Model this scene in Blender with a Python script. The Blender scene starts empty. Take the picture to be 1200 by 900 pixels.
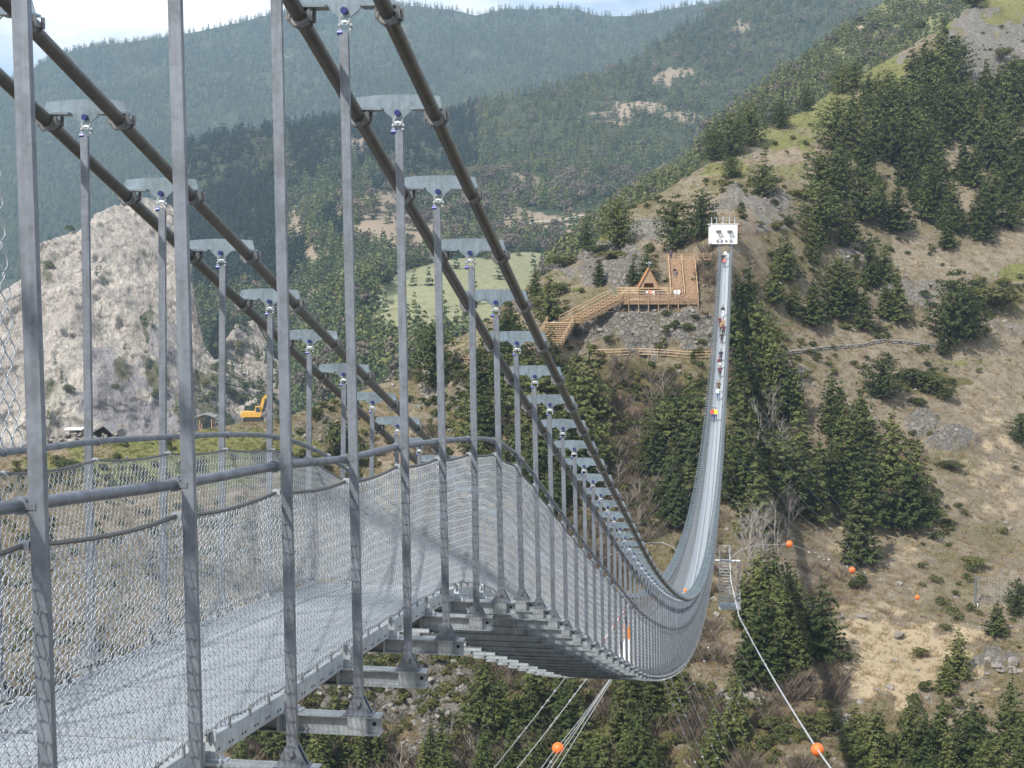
import bpy, bmesh, math, random
import numpy as np
from mathutils import Vector, Matrix
SC = bpy.context.scene
COL = SC.collection
RAD = math.radians
PI = math.pi
rnd = random.Random(11)
rng = np.random.default_rng(7)

# ------------------------------------------------------------------ camera
PITCH, YAW = 0.083, 0.149
FPX = 1800.0                                   # focal length in pixels of a 1200 px wide frame
cam_d = bpy.data.cameras.new('camera')
cam_d.sensor_width = 36.0
cam_d.lens = 36.0 * FPX / 1200.0
cam_d.clip_start = 0.05
cam_d.clip_end = 20000.0
cam = bpy.data.objects.new('camera', cam_d)
COL.objects.link(cam)
cam.rotation_euler = (PI / 2 - PITCH, 0.0, YAW)
SC.camera = cam
_F = np.array([-math.sin(YAW) * math.cos(PITCH), math.cos(YAW) * math.cos(PITCH), -math.sin(PITCH)])
_R = np.array([math.cos(YAW), math.sin(YAW), 0.0])
_U = np.cross(_R, _F)

# ------------------------------------------------------------------ sky, sun, exposure
SUN_EL, SUN_AZ = RAD(46), RAD(210)             # azimuth clockwise from +Y: behind and left of the camera
w = bpy.data.worlds.new('World')
SC.world = w
w.use_nodes = True
nt = w.node_tree
nt.nodes.clear()
N = nt.nodes.new
L = nt.links.new
out = N('ShaderNodeOutputWorld')
bg = N('ShaderNodeBackground')
sky = N('ShaderNodeTexSky')
sky.sky_type = 'NISHITA'
sky.sun_disc = False
sky.sun_elevation = SUN_EL
sky.sun_rotation = SUN_AZ
sky.altitude = 1600
sky.dust_density = 1.0
tc = N('ShaderNodeTexCoord')
mp = N('ShaderNodeMapping')
mp.inputs['Scale'].default_value = (1.0, 1.0, 2.6)
mp.inputs['Location'].default_value = (0.37, 0.05, 0.0)
n1 = N('ShaderNodeTexNoise')
n1.inputs['Scale'].default_value = 3.2
n1.inputs['Detail'].default_value = 8
n1.inputs['Roughness'].default_value = 0.58
rp = N('ShaderNodeValToRGB')
rp.color_ramp.elements[0].position = 0.40
rp.color_ramp.elements[1].position = 0.55
n2 = N('ShaderNodeTexNoise')
n2.inputs['Scale'].default_value = 7.0
n2.inputs['Detail'].default_value = 6
rp2 = N('ShaderNodeValToRGB')
rp2.color_ramp.elements[0].position = 0.3
rp2.color_ramp.elements[0].color = (6.6, 7.2, 8.2, 1)
rp2.color_ramp.elements[1].position = 0.6
rp2.color_ramp.elements[1].color = (11.0, 11.0, 11.2, 1)
mix = N('ShaderNodeMix')
mix.data_type = 'RGBA'
L(tc.outputs['Generated'], mp.inputs['Vector'])
L(mp.outputs['Vector'], n1.inputs['Vector'])
L(mp.outputs['Vector'], n2.inputs['Vector'])
L(n1.outputs['Fac'], rp.inputs['Fac'])
L(n2.outputs['Fac'], rp2.inputs['Fac'])
L(rp.outputs['Color'], mix.inputs['Factor'])
L(sky.outputs['Color'], mix.inputs['A'])
L(rp2.outputs['Color'], mix.inputs['B'])
L(mix.outputs['Result'], bg.inputs['Color'])
bg.inputs['Strength'].default_value = 0.095
L(bg.outputs['Background'], out.inputs['Surface'])

sl = bpy.data.lights.new('sun', 'SUN')
sl.energy = 4.7
sl.angle = RAD(0.8)
sl.color = (1.0, 0.95, 0.87)
sun = bpy.data.objects.new('sun', sl)
COL.objects.link(sun)
TOSUN = Vector((math.sin(SUN_AZ) * math.cos(SUN_EL), math.cos(SUN_AZ) * math.cos(SUN_EL), math.sin(SUN_EL)))
sun.rotation_euler = TOSUN.to_track_quat('Z', 'Y').to_euler()
sun.location = (-60, -60, 80)

SC.view_settings.view_transform = 'Standard'
SC.view_settings.look = 'None'
SC.view_settings.exposure = 0.5
SC.view_settings.gamma = 1.0
SC.cycles.transparent_max_bounces = 16
SC.cycles.max_bounces = 6
SC.cycles.diffuse_bounces = 3
SC.cycles.volume_bounces = 1


# ------------------------------------------------------------------ helpers
def pt(x, y, t):
    """world point seen at photo pixel (x, y) at forward distance t (arrays allowed)"""
    x = np.asarray(x, float); y = np.asarray(y, float); t = np.asarray(t, float)
    d = _F + _R * ((x - 600) / FPX)[..., None] + _U * ((450 - y) / FPX)[..., None]
    return d * t[..., None]


def pv(x, y, t):
    return Vector(pt(x, y, t))


class MB:
    """collects faces of simple shapes, built into one mesh"""
    def __init__(s):
        s.v = []; s.f = []; s.m = []; s.n = 0

    def add(s, V, F, m=0):
        V = np.asarray(V, float).reshape(-1, 3)
        k = s.n
        s.v.append(V); s.n += len(V)
        s.f += [tuple(int(i) + k for i in f) for f in F]
        s.m += [m] * len(F)
        return s

    def box(s, c, d, rot=None, m=0):
        c = np.asarray(c, float); hx, hy, hz = (q / 2 for q in d)
        V = np.array([[sx * hx, sy * hy, sz * hz] for sz in (-1, 1) for sy in (-1, 1) for sx in (-1, 1)])
        if rot is not None:
            V = V @ np.array(rot).T
        return s.add(V + c, [(0, 2, 3, 1), (4, 5, 7, 6), (0, 1, 5, 4), (2, 6, 7, 3), (0, 4, 6, 2), (1, 3, 7, 5)], m)

    def beam(s, a, b, wd, hd, up=(0, 0, 1), m=0):
        """box bar from a to b, wd across, hd along 'up'"""
        a = np.asarray(a, float); b = np.asarray(b, float)
        t = b - a; ln = np.linalg.norm(t)
        if ln < 1e-9: return s
        t = t / ln
        u = np.asarray(up, float)
        x = np.cross(t, u)
        if np.linalg.norm(x) < 1e-6:
            x = np.cross(t, (0, 1, 0))
        x /= np.linalg.norm(x)
        u = np.cross(x, t)
        R = np.stack([x, t, u], 1)
        return s.box((a + b) / 2, (wd, ln, hd), R, m)

    def tube(s, P, r, n=8, cap=True, m=0):
        P = np.asarray(P, float)
        k = len(P)
        r = np.broadcast_to(np.asarray(r, float), (k,))
        T = np.gradient(P, axis=0)
        T /= np.maximum(np.linalg.norm(T, axis=1, keepdims=True), 1e-12)
        ref = np.array([0, 0, 1.0]) if abs(T[0][2]) < 0.9 else np.array([1.0, 0, 0])
        X = np.cross(T, ref); X /= np.maximum(np.linalg.norm(X, axis=1, keepdims=True), 1e-9)
        Y = np.cross(X, T)
        a = np.arange(n) * 2 * PI / n
        V = P[:, None] + r[:, None, None] * (X[:, None] * np.cos(a)[None, :, None] + Y[:, None] * np.sin(a)[None, :, None])
        F = []
        for i in range(k - 1):
            for j in range(n):
                j2 = (j + 1) % n
                F.append((i * n + j, i * n + j2, (i + 1) * n + j2, (i + 1) * n + j))
        if cap:
            F.append(tuple(range(n - 1, -1, -1)))
            F.append(tuple((k - 1) * n + j for j in range(n)))
        return s.add(V.reshape(-1, 3), F, m)

    def prism(s, poly, a0, a1, axes=(0, 2, 1), m=0):
        """polygon in axes[0], axes[1] pushed from a0 to a1 along axes[2]"""
        k = len(poly)
        V = np.zeros((2 * k, 3))
        for i, (p, q) in enumerate(poly):
            V[i, axes[0]] = p; V[i, axes[1]] = q; V[i, axes[2]] = a0
            V[k + i, axes[0]] = p; V[k + i, axes[1]] = q; V[k + i, axes[2]] = a1
        F = [tuple(range(k)), tuple(range(2 * k - 1, k - 1, -1))]
        for i in range(k):
            j = (i + 1) % k
            F.append((i, k + i, k + j, j))
        return s.add(V, F, m)

    def ball(s, c, r, n=10, m=0):
        c = np.asarray(c, float)
        rr = np.broadcast_to(np.asarray(r, float), (3,))
        V = [(0, 0, -1)]
        k = n // 2
        for i in range(1, k):
            p = -PI / 2 + PI * i / k
            for j in range(n):
                q = 2 * PI * j / n
                V.append((math.cos(p) * math.cos(q), math.cos(p) * math.sin(q), math.sin(p)))
        V.append((0, 0, 1))
        F = [(0, 1 + (j + 1) % n, 1 + j) for j in range(n)]
        for i in range(k - 2):
            for j in range(n):
                a = 1 + i * n; j2 = (j + 1) % n
                F.append((a + j, a + j2, a + n + j2, a + n + j))
        e = len(V) - 1; a = 1 + (k - 2) * n
        F += [(e, a + j, a + (j + 1) % n) for j in range(n)]
        return s.add(np.array(V) * rr + c, F, m)

    def mesh(s, name, mats, smooth=False):
        V = np.concatenate(s.v) if s.v else np.zeros((0, 3))
        me = bpy.data.meshes.new(name)
        me.from_pydata(V.tolist(), [], s.f)
        for q in (mats if isinstance(mats, (list, tuple)) else [mats]):
            me.materials.append(q)
        if len(me.materials) > 1:
            me.polygons.foreach_set('material_index', s.m)
        bm = bmesh.new(); bm.from_mesh(me)
        bmesh.ops.recalc_face_normals(bm, faces=bm.faces)
        bm.to_mesh(me); bm.free()
        if smooth is not False:
            me.polygons.foreach_set('use_smooth', [True] * len(me.polygons))
            if smooth is not True:
                me.set_sharp_from_angle(angle=RAD(smooth))
        me.update()
        return me

    def build(s, name, mats, parent=None, smooth=False, loc=None):
        return link(name, s.mesh(name, mats, smooth), parent, loc)


def link(name, me, parent=None, loc=None):
    o = bpy.data.objects.new(name, me)
    COL.objects.link(o)
    if parent is not None: o.parent = parent
    if loc is not None: o.location = loc
    return o


def grid_mesh(name, V, mats, attrs=None, smooth=True):
    """V: (rows, cols, 3)"""
    r, c = V.shape[:2]
    i = np.arange(r * c).reshape(r, c)
    q = np.stack([i[:-1, :-1], i[1:, :-1], i[1:, 1:], i[:-1, 1:]], -1).reshape(-1, 4)
    me = bpy.data.meshes.new(name)
    me.vertices.add(r * c)
    me.vertices.foreach_set('co', V.reshape(-1).astype(np.float32))
    me.loops.add(q.size)
    me.loops.foreach_set('vertex_index', q.reshape(-1).astype(np.int32))
    me.polygons.add(len(q))
    me.polygons.foreach_set('loop_start', (np.arange(len(q)) * 4).astype(np.int32))
    me.polygons.foreach_set('use_smooth', np.full(len(q), smooth))
    me.update(calc_edges=True)
    for k, a in (attrs or {}).items():
        at = me.attributes.new(k, 'FLOAT', 'POINT')
        at.data.foreach_set('value', np.asarray(a, np.float32).reshape(-1))
    me.materials.append(mats)
    return me


def tri_mesh(name, V, Fa, mats):
    """numpy triangles / quads (n, k)"""
    me = bpy.data.meshes.new(name)
    V = np.asarray(V, np.float32); Fa = np.asarray(Fa, np.int32)
    me.vertices.add(len(V)); me.vertices.foreach_set('co', V.reshape(-1))
    me.loops.add(Fa.size); me.loops.foreach_set('vertex_index', Fa.reshape(-1))
    me.polygons.add(len(Fa)); me.polygons.foreach_set('loop_start', (np.arange(len(Fa)) * Fa.shape[1]).astype(np.int32))
    me.update(calc_edges=True)
    for q in (mats if isinstance(mats, (list, tuple)) else [mats]):
        me.materials.append(q)
    return me


def tag(o, label=None, cat=None, group=None, kind=None):
    if label: o['label'] = label
    if cat: o['category'] = cat
    if group: o['group'] = group
    if kind: o['kind'] = kind
    return o


def empty(name, loc, label=None, cat=None, group=None, rz=0.0):
    o = bpy.data.objects.new(name, None)
    o.empty_display_size = 0.3
    COL.objects.link(o)
    o.location = loc
    o.rotation_euler = (0, 0, rz)
    return tag(o, label, cat, group)


def copy_tree(o, parent=None):
    c = o.copy()
    COL.objects.link(c)
    if parent is not None:
        c.parent = parent
    for ch in list(o.children):
        copy_tree(ch, c)
    return c


# ------------------------------------------------------------------ numpy noise
def _hash(ix, iy, iz, seed):
    h = (ix * 374761393 + iy * 668265263 + iz * 2147483647 + seed * 1274126177) & 0xFFFFFFFF
    h = ((h ^ (h >> 13)) * 1274126177) & 0xFFFFFFFF
    h = (h ^ (h >> 16)) & 0xFFFFFFFF
    return h / 4294967295.0


def vnoise(P, seed=0):
    P = np.asarray(P, float)
    i = np.floor(P).astype(np.int64); f = P - i
    f = f * f * (3 - 2 * f)
    r = 0
    for dx in (0, 1):
        for dy in (0, 1):
            for dz in (0, 1):
                wgt = (f[..., 0] if dx else 1 - f[..., 0]) * (f[..., 1] if dy else 1 - f[..., 1]) * (f[..., 2] if dz else 1 - f[..., 2])
                r = r + wgt * _hash(i[..., 0] + dx, i[..., 1] + dy, i[..., 2] + dz, seed)
    return r * 2 - 1


def fbm(P, oct=4, seed=0, gain=0.5, ridged=False):
    a, s, q = 1.0, 0.0, np.asarray(P, float)
    for k in range(oct):
        n = vnoise(q, seed + k)
        s = s + a * ((1 - 2 * np.abs(n)) if ridged else n)
        a *= gain; q = q * 2.03 + 7.1
    return s


class TPS:
    """thin-plate spline of log distance over the picture's directions"""
    def __init__(s, pts, lam=1e-3):
        P = np.array(pts, float)
        s.X = P[:, :2] / 300.0; v = np.log(P[:, 2]); n = len(P)
        K = s._phi(s.X, s.X) + lam * np.eye(n)
        A = np.zeros((n + 3, n + 3)); A[:n, :n] = K
        A[:n, n] = 1; A[:n, n + 1:] = s.X; A[n, :n] = 1; A[n + 1:, :n] = s.X.T
        s.c = np.linalg.solve(A, np.concatenate([v, [0, 0, 0]]))

    @staticmethod
    def _phi(a, b):
        d2 = ((a[:, None] - b[None]) ** 2).sum(-1)
        return 0.5 * d2 * np.log(d2 + 1e-12)

    def __call__(s, x, y):
        x = np.asarray(x, float); y = np.asarray(y, float)
        sh = np.broadcast(x, y).shape
        Q = np.stack([np.broadcast_to(x, sh).ravel(), np.broadcast_to(y, sh).ravel()], 1) / 300.0
        n = len(s.X); o = np.empty(len(Q))
        for k in range(0, len(Q), 40000):
            q = Q[k:k + 40000]
            o[k:k + 40000] = s._phi(q, s.X) @ s.c[:n] + s.c[n] + q @ s.c[n + 1:]
        return np.exp(o).reshape(sh)


def blobs(x, y, lst, nz):
    """soft land-cover mask: ellipses (cx, cy, rx, ry, weight) with ragged edges"""
    m = np.zeros(np.broadcast(x, y).shape)
    for cx, cy, rx, ry, wt in lst:
        d = np.hypot((x - cx) / rx, (y - cy) / ry)
        m = np.maximum(m, wt * np.clip((1.15 - d + 0.45 * nz) / 0.35, 0, 1))
    return m


# ------------------------------------------------------------------ materials
def material(name):
    m = bpy.data.materials.new(name)
    m.use_nodes = True
    b = m.node_tree.nodes['Principled BSDF']
    return m, m.node_tree, b


def simple(name, col, rough=0.6, metal=0.0, var=0.12, scale=8.0, bump=0.0, coords='Object', spec=None):
    m, t, b = material(name)
    N, L = t.nodes.new, t.links.new
    tc = N('ShaderNodeTexCoord')
    nz = N('ShaderNodeTexNoise'); nz.inputs['Scale'].default_value = scale; nz.inputs['Detail'].default_value = 6
    L(tc.outputs[coords], nz.inputs['Vector'])
    r = N('ShaderNodeMapRange')
    r.inputs['From Min'].default_value = 0.3; r.inputs['From Max'].default_value = 0.7
    r.inputs['To Min'].default_value = 1 - var; r.inputs['To Max'].default_value = 1 + var
    L(nz.outputs['Fac'], r.inputs['Value'])
    v = N('ShaderNodeVectorMath'); v.operation = 'SCALE'
    v.inputs[0].default_value = col[:3]
    L(r.outputs['Result'], v.inputs['Scale'])
    L(v.outputs['Vector'], b.inputs['Base Color'])
    b.inputs['Roughness'].default_value = rough
    b.inputs['Metallic'].default_value = metal
    if spec is not None: b.inputs['Specular IOR Level'].default_value = spec
    if bump:
        bp = N('ShaderNodeBump'); bp.inputs['Strength'].default_value = bump
        L(nz.outputs['Fac'], bp.inputs['Height']); L(bp.outputs['Normal'], b.inputs['Normal'])
    return m


def foliage(name, c0, c1, rough=0.85):
    """two leaf colours, per-plant and per-clump variation"""
    m, t, b = material(name)
    N, L = t.nodes.new, t.links.new
    oi = N('ShaderNodeObjectInfo')
    tc = N('ShaderNodeTexCoord')
    nz = N('ShaderNodeTexNoise'); nz.inputs['Scale'].default_value = 1.1; nz.inputs['Detail'].default_value = 4
    L(tc.outputs['Object'], nz.inputs['Vector'])
    ad = N('ShaderNodeMath'); ad.operation = 'MULTIPLY_ADD'; ad.inputs[1].default_value = 1.25
    L(oi.outputs['Random'], ad.inputs[0])
    m2 = N('ShaderNodeMath'); m2.operation = 'MULTIPLY_ADD'; m2.inputs[1].default_value = 1.5; m2.inputs[2].default_value = -0.75 - 0.32
    L(nz.outputs['Fac'], m2.inputs[0]); L(m2.outputs[0], ad.inputs[2])
    mx = N('ShaderNodeMix'); mx.data_type = 'RGBA'; mx.clamp_factor = True
    mx.inputs['A'].default_value = (*c0, 1); mx.inputs['B'].default_value = (*c1, 1)
    L(ad.outputs[0], mx.inputs['Factor'])
    L(mx.outputs['Result'], b.inputs['Base Color'])
    b.inputs['Roughness'].default_value = rough
    b.inputs['Specular IOR Level'].default_value = 0.15
    tr = N('ShaderNodeBsdfTranslucent'); ms = N('ShaderNodeMixShader'); ms.inputs[0].default_value = 0.22
    L(mx.outputs['Result'], tr.inputs['Color'])
    L(b.outputs[0], ms.inputs[1]); L(tr.outputs[0], ms.inputs[2])
    L(ms.outputs[0], t.nodes['Material Output'].inputs['Surface'])
    return m


def terrain_mat(name, layers, base, scales, bump=0.6, bdist=0.3, crack=None, stretch=None, crack_h=4.5):
    """base: two colours; layers: (attribute, colour a, colour b); noise scales in 1/m"""
    m, t, b = material(name)
    N, L = t.nodes.new, t.links.new
    tc = N('ShaderNodeTexCoord')
    vec = tc.outputs['Object']
    if stretch:
        ms_ = N('ShaderNodeMapping'); ms_.inputs['Scale'].default_value = stretch; ms_.inputs['Rotation'].default_value = (0, 0.35, 0)
        L(vec, ms_.inputs['Vector']); vec = ms_.outputs['Vector']

    def noise(sc, det=8, rough=0.6):
        n = N('ShaderNodeTexNoise'); n.inputs['Scale'].default_value = sc
        n.inputs['Detail'].default_value = det; n.inputs['Roughness'].default_value = rough
        L(vec, n.inputs['Vector'])
        return n

    def ramp(n, lo, hi):
        r = N('ShaderNodeMapRange'); r.inputs['From Min'].default_value = lo; r.inputs['From Max'].default_value = hi
        L(n.outputs['Fac'], r.inputs['Value'])
        return r.outputs['Result']

    def mixc(f, a, b_):
        x = N('ShaderNodeMix'); x.data_type = 'RGBA'
        if isinstance(f, float): x.inputs['Factor'].default_value = f
        else: L(f, x.inputs['Factor'])
        for k, c in (('A', a), ('B', b_)):
            if isinstance(c, tuple): x.inputs[k].default_value = (*c, 1)
            else: L(c, x.inputs[k])
        return x.outputs['Result']
    big, mid, fine = noise(scales[0], 6), noise(scales[1], 9), noise(scales[2], 6, 0.7)
    col = mixc(ramp(mid, 0.36, 0.64), *base)
    for at, ca, cb in layers:
        a = N('ShaderNodeAttribute'); a.attribute_name = at
        # ragged edge: mask + noise
        ad = N('ShaderNodeMath'); ad.operation = 'MULTIPLY_ADD'; ad.inputs[1].default_value = 1.6; ad.inputs[2].default_value = -0.8
        L(mid.outputs['Fac'], ad.inputs[0])
        sm = N('ShaderNodeMath'); sm.operation = 'ADD'; L(ad.outputs[0], sm.inputs[0]); L(a.outputs['Fac'], sm.inputs[1])
        st = N('ShaderNodeMapRange'); st.interpolation_type = 'SMOOTHSTEP'
        st.inputs['From Min'].default_value = 0.34; st.inputs['From Max'].default_value = 0.74
        L(sm.outputs[0], st.inputs['Value'])
        col = mixc(st.outputs['Result'], col, mixc(ramp(fine, 0.35, 0.65), ca, cb))
    # fine and broad value variation
    r = N('ShaderNodeMapRange'); r.inputs['From Min'].default_value = 0.3; r.inputs['From Max'].default_value = 0.7
    r.inputs['To Min'].default_value = 0.72; r.inputs['To Max'].default_value = 1.25
    L(fine.outputs['Fac'], r.inputs['Value'])
    r2 = N('ShaderNodeMapRange'); r2.inputs['From Min'].default_value = 0.3; r2.inputs['From Max'].default_value = 0.7
    r2.inputs['To Min'].default_value = 0.86; r2.inputs['To Max'].default_value = 1.14
    L(big.outputs['Fac'], r2.inputs['Value'])
    mu = N('ShaderNodeMath'); mu.operation = 'MULTIPLY'; L(r.outputs[0], mu.inputs[0]); L(r2.outputs[0], mu.inputs[1])
    v = N('ShaderNodeVectorMath'); v.operation = 'SCALE'; L(col, v.inputs[0]); L(mu.outputs[0], v.inputs['Scale'])
    L(v.outputs['Vector'], b.inputs['Base Color'])
    b.inputs['Roughness'].default_value = 0.92
    b.inputs['Specular IOR Level'].default_value = 0.12
    bp = N('ShaderNodeBump'); bp.inputs['Strength'].default_value = bump; bp.inputs['Distance'].default_value = bdist
    hs = N('ShaderNodeMath'); hs.operation = 'ADD'; L(mid.outputs['Fac'], hs.inputs[0]); L(fine.outputs['Fac'], hs.inputs[1])
    if crack:
        a = N('ShaderNodeAttribute'); a.attribute_name = crack
        v1 = N('ShaderNodeTexVoronoi'); v1.feature = 'DISTANCE_TO_EDGE'; v1.inputs['Scale'].default_value = scales[1] * 2.2
        dm = N('ShaderNodeVectorMath'); dm.operation = 'MULTIPLY_ADD'; dm.inputs[1].default_value = (1.2 / scales[1],) * 3
        L(mid.outputs['Color'], dm.inputs[0]); L(tc.outputs['Object'], dm.inputs[2]); L(dm.outputs[0], v1.inputs['Vector'])
        mm = N('ShaderNodeMath'); mm.operation = 'MINIMUM'; mm.inputs[1].default_value = 0.16; L(v1.outputs['Distance'], mm.inputs[0])
        mk = N('ShaderNodeMath'); mk.operation = 'MULTIPLY'; L(mm.outputs[0], mk.inputs[0]); L(a.outputs['Fac'], mk.inputs[1])
        ma = N('ShaderNodeMath'); ma.operation = 'MULTIPLY_ADD'; ma.inputs[1].default_value = crack_h
        L(mk.outputs[0], ma.inputs[0]); L(hs.outputs[0], ma.inputs[2]); hs = ma
    L(hs.outputs[0], bp.inputs['Height']); L(bp.outputs['Normal'], b.inputs['Normal'])
    return m


def galv(name, col, rough, metal, sc=9.0):
    """hot-dip galvanised steel: cloudy zinc mottling and faint run marks"""
    m, t, b = material(name)
    N, L = t.nodes.new, t.links.new
    tc = N('ShaderNodeTexCoord'); oi = N('ShaderNodeObjectInfo')
    ad = N('ShaderNodeVectorMath'); ad.operation = 'ADD'
    L(tc.outputs['Object'], ad.inputs[0]); L(oi.outputs['Random'], ad.inputs[1])
    vo = N('ShaderNodeTexVoronoi'); vo.inputs['Scale'].default_value = sc * 6
    nz = N('ShaderNodeTexNoise'); nz.inputs['Scale'].default_value = sc; nz.inputs['Detail'].default_value = 7
    L(ad.outputs[0], vo.inputs['Vector']); L(ad.outputs[0], nz.inputs['Vector'])
    mpg = N('ShaderNodeMapping'); mpg.inputs['Scale'].default_value = (9.0, 9.0, 0.5)
    L(ad.outputs[0], mpg.inputs['Vector'])
    nr = N('ShaderNodeTexNoise'); nr.inputs['Scale'].default_value = sc * .8; nr.inputs['Detail'].default_value = 5
    L(mpg.outputs[0], nr.inputs['Vector'])
    m0 = N('ShaderNodeMath'); m0.operation = 'MULTIPLY_ADD'; m0.inputs[1].default_value = 0.6; m0.inputs[2].default_value = -0.3
    L(nr.outputs['Fac'], m0.inputs[0])
    m1 = N('ShaderNodeMath'); m1.operation = 'ADD'; L(m0.outputs[0], m1.inputs[0]); L(nz.outputs['Fac'], m1.inputs[1])
    mx = N('ShaderNodeMath'); mx.operation = 'MULTIPLY_ADD'; mx.inputs[1].default_value = 0.25
    L(vo.outputs['Color'], mx.inputs[0]); L(m1.outputs[0], mx.inputs[2])
    r = N('ShaderNodeMapRange'); r.inputs['From Min'].default_value = 0.35; r.inputs['From Max'].default_value = 0.85
    r.inputs['To Min'].default_value = 0.72; r.inputs['To Max'].default_value = 1.2
    L(mx.outputs[0], r.inputs['Value'])
    v = N('ShaderNodeVectorMath'); v.operation = 'SCALE'; v.inputs[0].default_value = col
    L(r.outputs[0], v.inputs['Scale']); L(v.outputs['Vector'], b.inputs['Base Color'])
    rr = N('ShaderNodeMapRange'); rr.inputs['To Min'].default_value = rough + 0.12; rr.inputs['To Max'].default_value = rough - 0.1
    L(nz.outputs['Fac'], rr.inputs['Value']); L(rr.outputs[0], b.inputs['Roughness'])
    b.inputs['Metallic'].default_value = metal
    return m


M = {}
M['steel'] = galv('galvanised_steel', (0.185, 0.205, 0.235), 0.5, 0.5)
M['steel_pale'] = galv('bright_galvanised_steel', (0.42, 0.46, 0.49), 0.5, 0.4, 5.0)
M['steel_plate'] = galv('zinc_plate', (0.24, 0.295, 0.335), 0.35, 0.6, 6.0)
M['steel_mid'] = galv('beam_steel', (0.33, 0.36, 0.38), 0.5, 0.45, 7.0)
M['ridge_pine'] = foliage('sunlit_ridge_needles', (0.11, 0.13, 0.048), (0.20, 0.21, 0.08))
M['greengrass'] = foliage('meadow_grass_blades', (0.13, 0.155, 0.05), (0.21, 0.22, 0.085))
M['steel_dark'] = galv('dull_steel', (0.20, 0.205, 0.21), 0.55, 0.5, 8.0)  # dull clamps; also puts underside shade into the deck panels' colour
M['wire'] = simple('zinc_wire', (0.45, 0.49, 0.53), 0.45, 0.4, 0.15, 30)
M['rope'] = simple('wire_rope', (0.16, 0.16, 0.16), 0.55, 0.4, 0.3, 120)
M['cable'] = simple('greased_cable', (0.088, 0.089, 0.084), 0.42, 0.3, 0.22, 14, 0.05)
M['cable_white'] = simple('bright_wire_cable', (0.50, 0.52, 0.54), 0.5, 0.3, 0.15, 40)
M['bolt'] = simple('blue_bolt', (0.03, 0.04, 0.16), 0.4, 0.3, 0.1, 30)
M['dark'] = simple('dark_hole', (0.02, 0.02, 0.022), 0.8, 0, 0.1, 30)
M['orange'] = simple('orange_ball', (0.80, 0.16, 0.03), 0.5, 0, 0.08, 3)
M['wood'] = simple('new_larch_wood', (0.30, 0.198, 0.122), 0.75, 0, 0.3, 3.0, 0.1)
M['wood_dark'] = simple('shingled_larch', (0.36, 0.18, 0.07), 0.8, 0, 0.25, 4.0, 0.1)
M['wood_pale'] = simple('pale_larch_treads', (0.50, 0.36, 0.22), 0.75, 0, 0.2, 3.0)
M['concrete'] = simple('white_concrete', (0.72, 0.72, 0.72), 0.85, 0, 0.08, 1.2, 0.05)
M['stone'] = simple('dry_stone', (0.27, 0.24, 0.20), 0.92, 0, 0.4, 1.3, 0.4)
M['slate'] = simple('slate_stone', (0.20, 0.20, 0.21), 0.85, 0, 0.25, 2.0, 0.2)
M['rockgrey'] = simple('grey_rock', (0.215, 0.20, 0.18), 0.92, 0, 0.4, 0.9, 0.5)
M['yellow'] = simple('digger_yellow', (0.60, 0.35, 0.07), 0.5, 0, 0.12, 2)
M['rubber'] = simple('black_rubber', (0.03, 0.03, 0.03), 0.8, 0, 0.2, 4)
M['glass'] = simple('cab_glass', (0.05, 0.07, 0.09), 0.15, 0, 0.05, 4)
M['bark'] = simple('pine_bark', (0.13, 0.085, 0.055), 0.95, 0, 0.3, 5, 0.3)
M['bark_grey'] = simple('grey_bark', (0.27, 0.245, 0.22), 0.95, 0, 0.25, 5, 0.2)
M['pine'] = foliage('pine_needles', (0.056, 0.075, 0.027), (0.14, 0.158, 0.055))
M['pine_lit'] = foliage('yellow_green_needles', (0.075, 0.10, 0.032), (0.15, 0.165, 0.055))  # yellow-green variety, the needles' own colour
M['shrub'] = foliage('juniper_leaves', (0.06, 0.072, 0.026), (0.145, 0.14, 0.05))
M['far_pine'] = foliage('distant_pine_needles', (0.06, 0.09, 0.045), (0.16, 0.185, 0.082))
M['dark_pine'] = foliage('distant_fir_needles', (0.018, 0.032, 0.022), (0.038, 0.06, 0.036))  # darkened needle colour carries the shade on the mountain's left
M['bare_far'] = foliage('bare_birch_twigs', (0.12, 0.105, 0.085), (0.20, 0.165, 0.125))
M['brush'] = foliage('bare_brush_twigs', (0.13, 0.105, 0.085), (0.22, 0.18, 0.13))
M['drygrass'] = foliage('dry_grass_blades', (0.24, 0.185, 0.095), (0.36, 0.285, 0.155))

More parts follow.
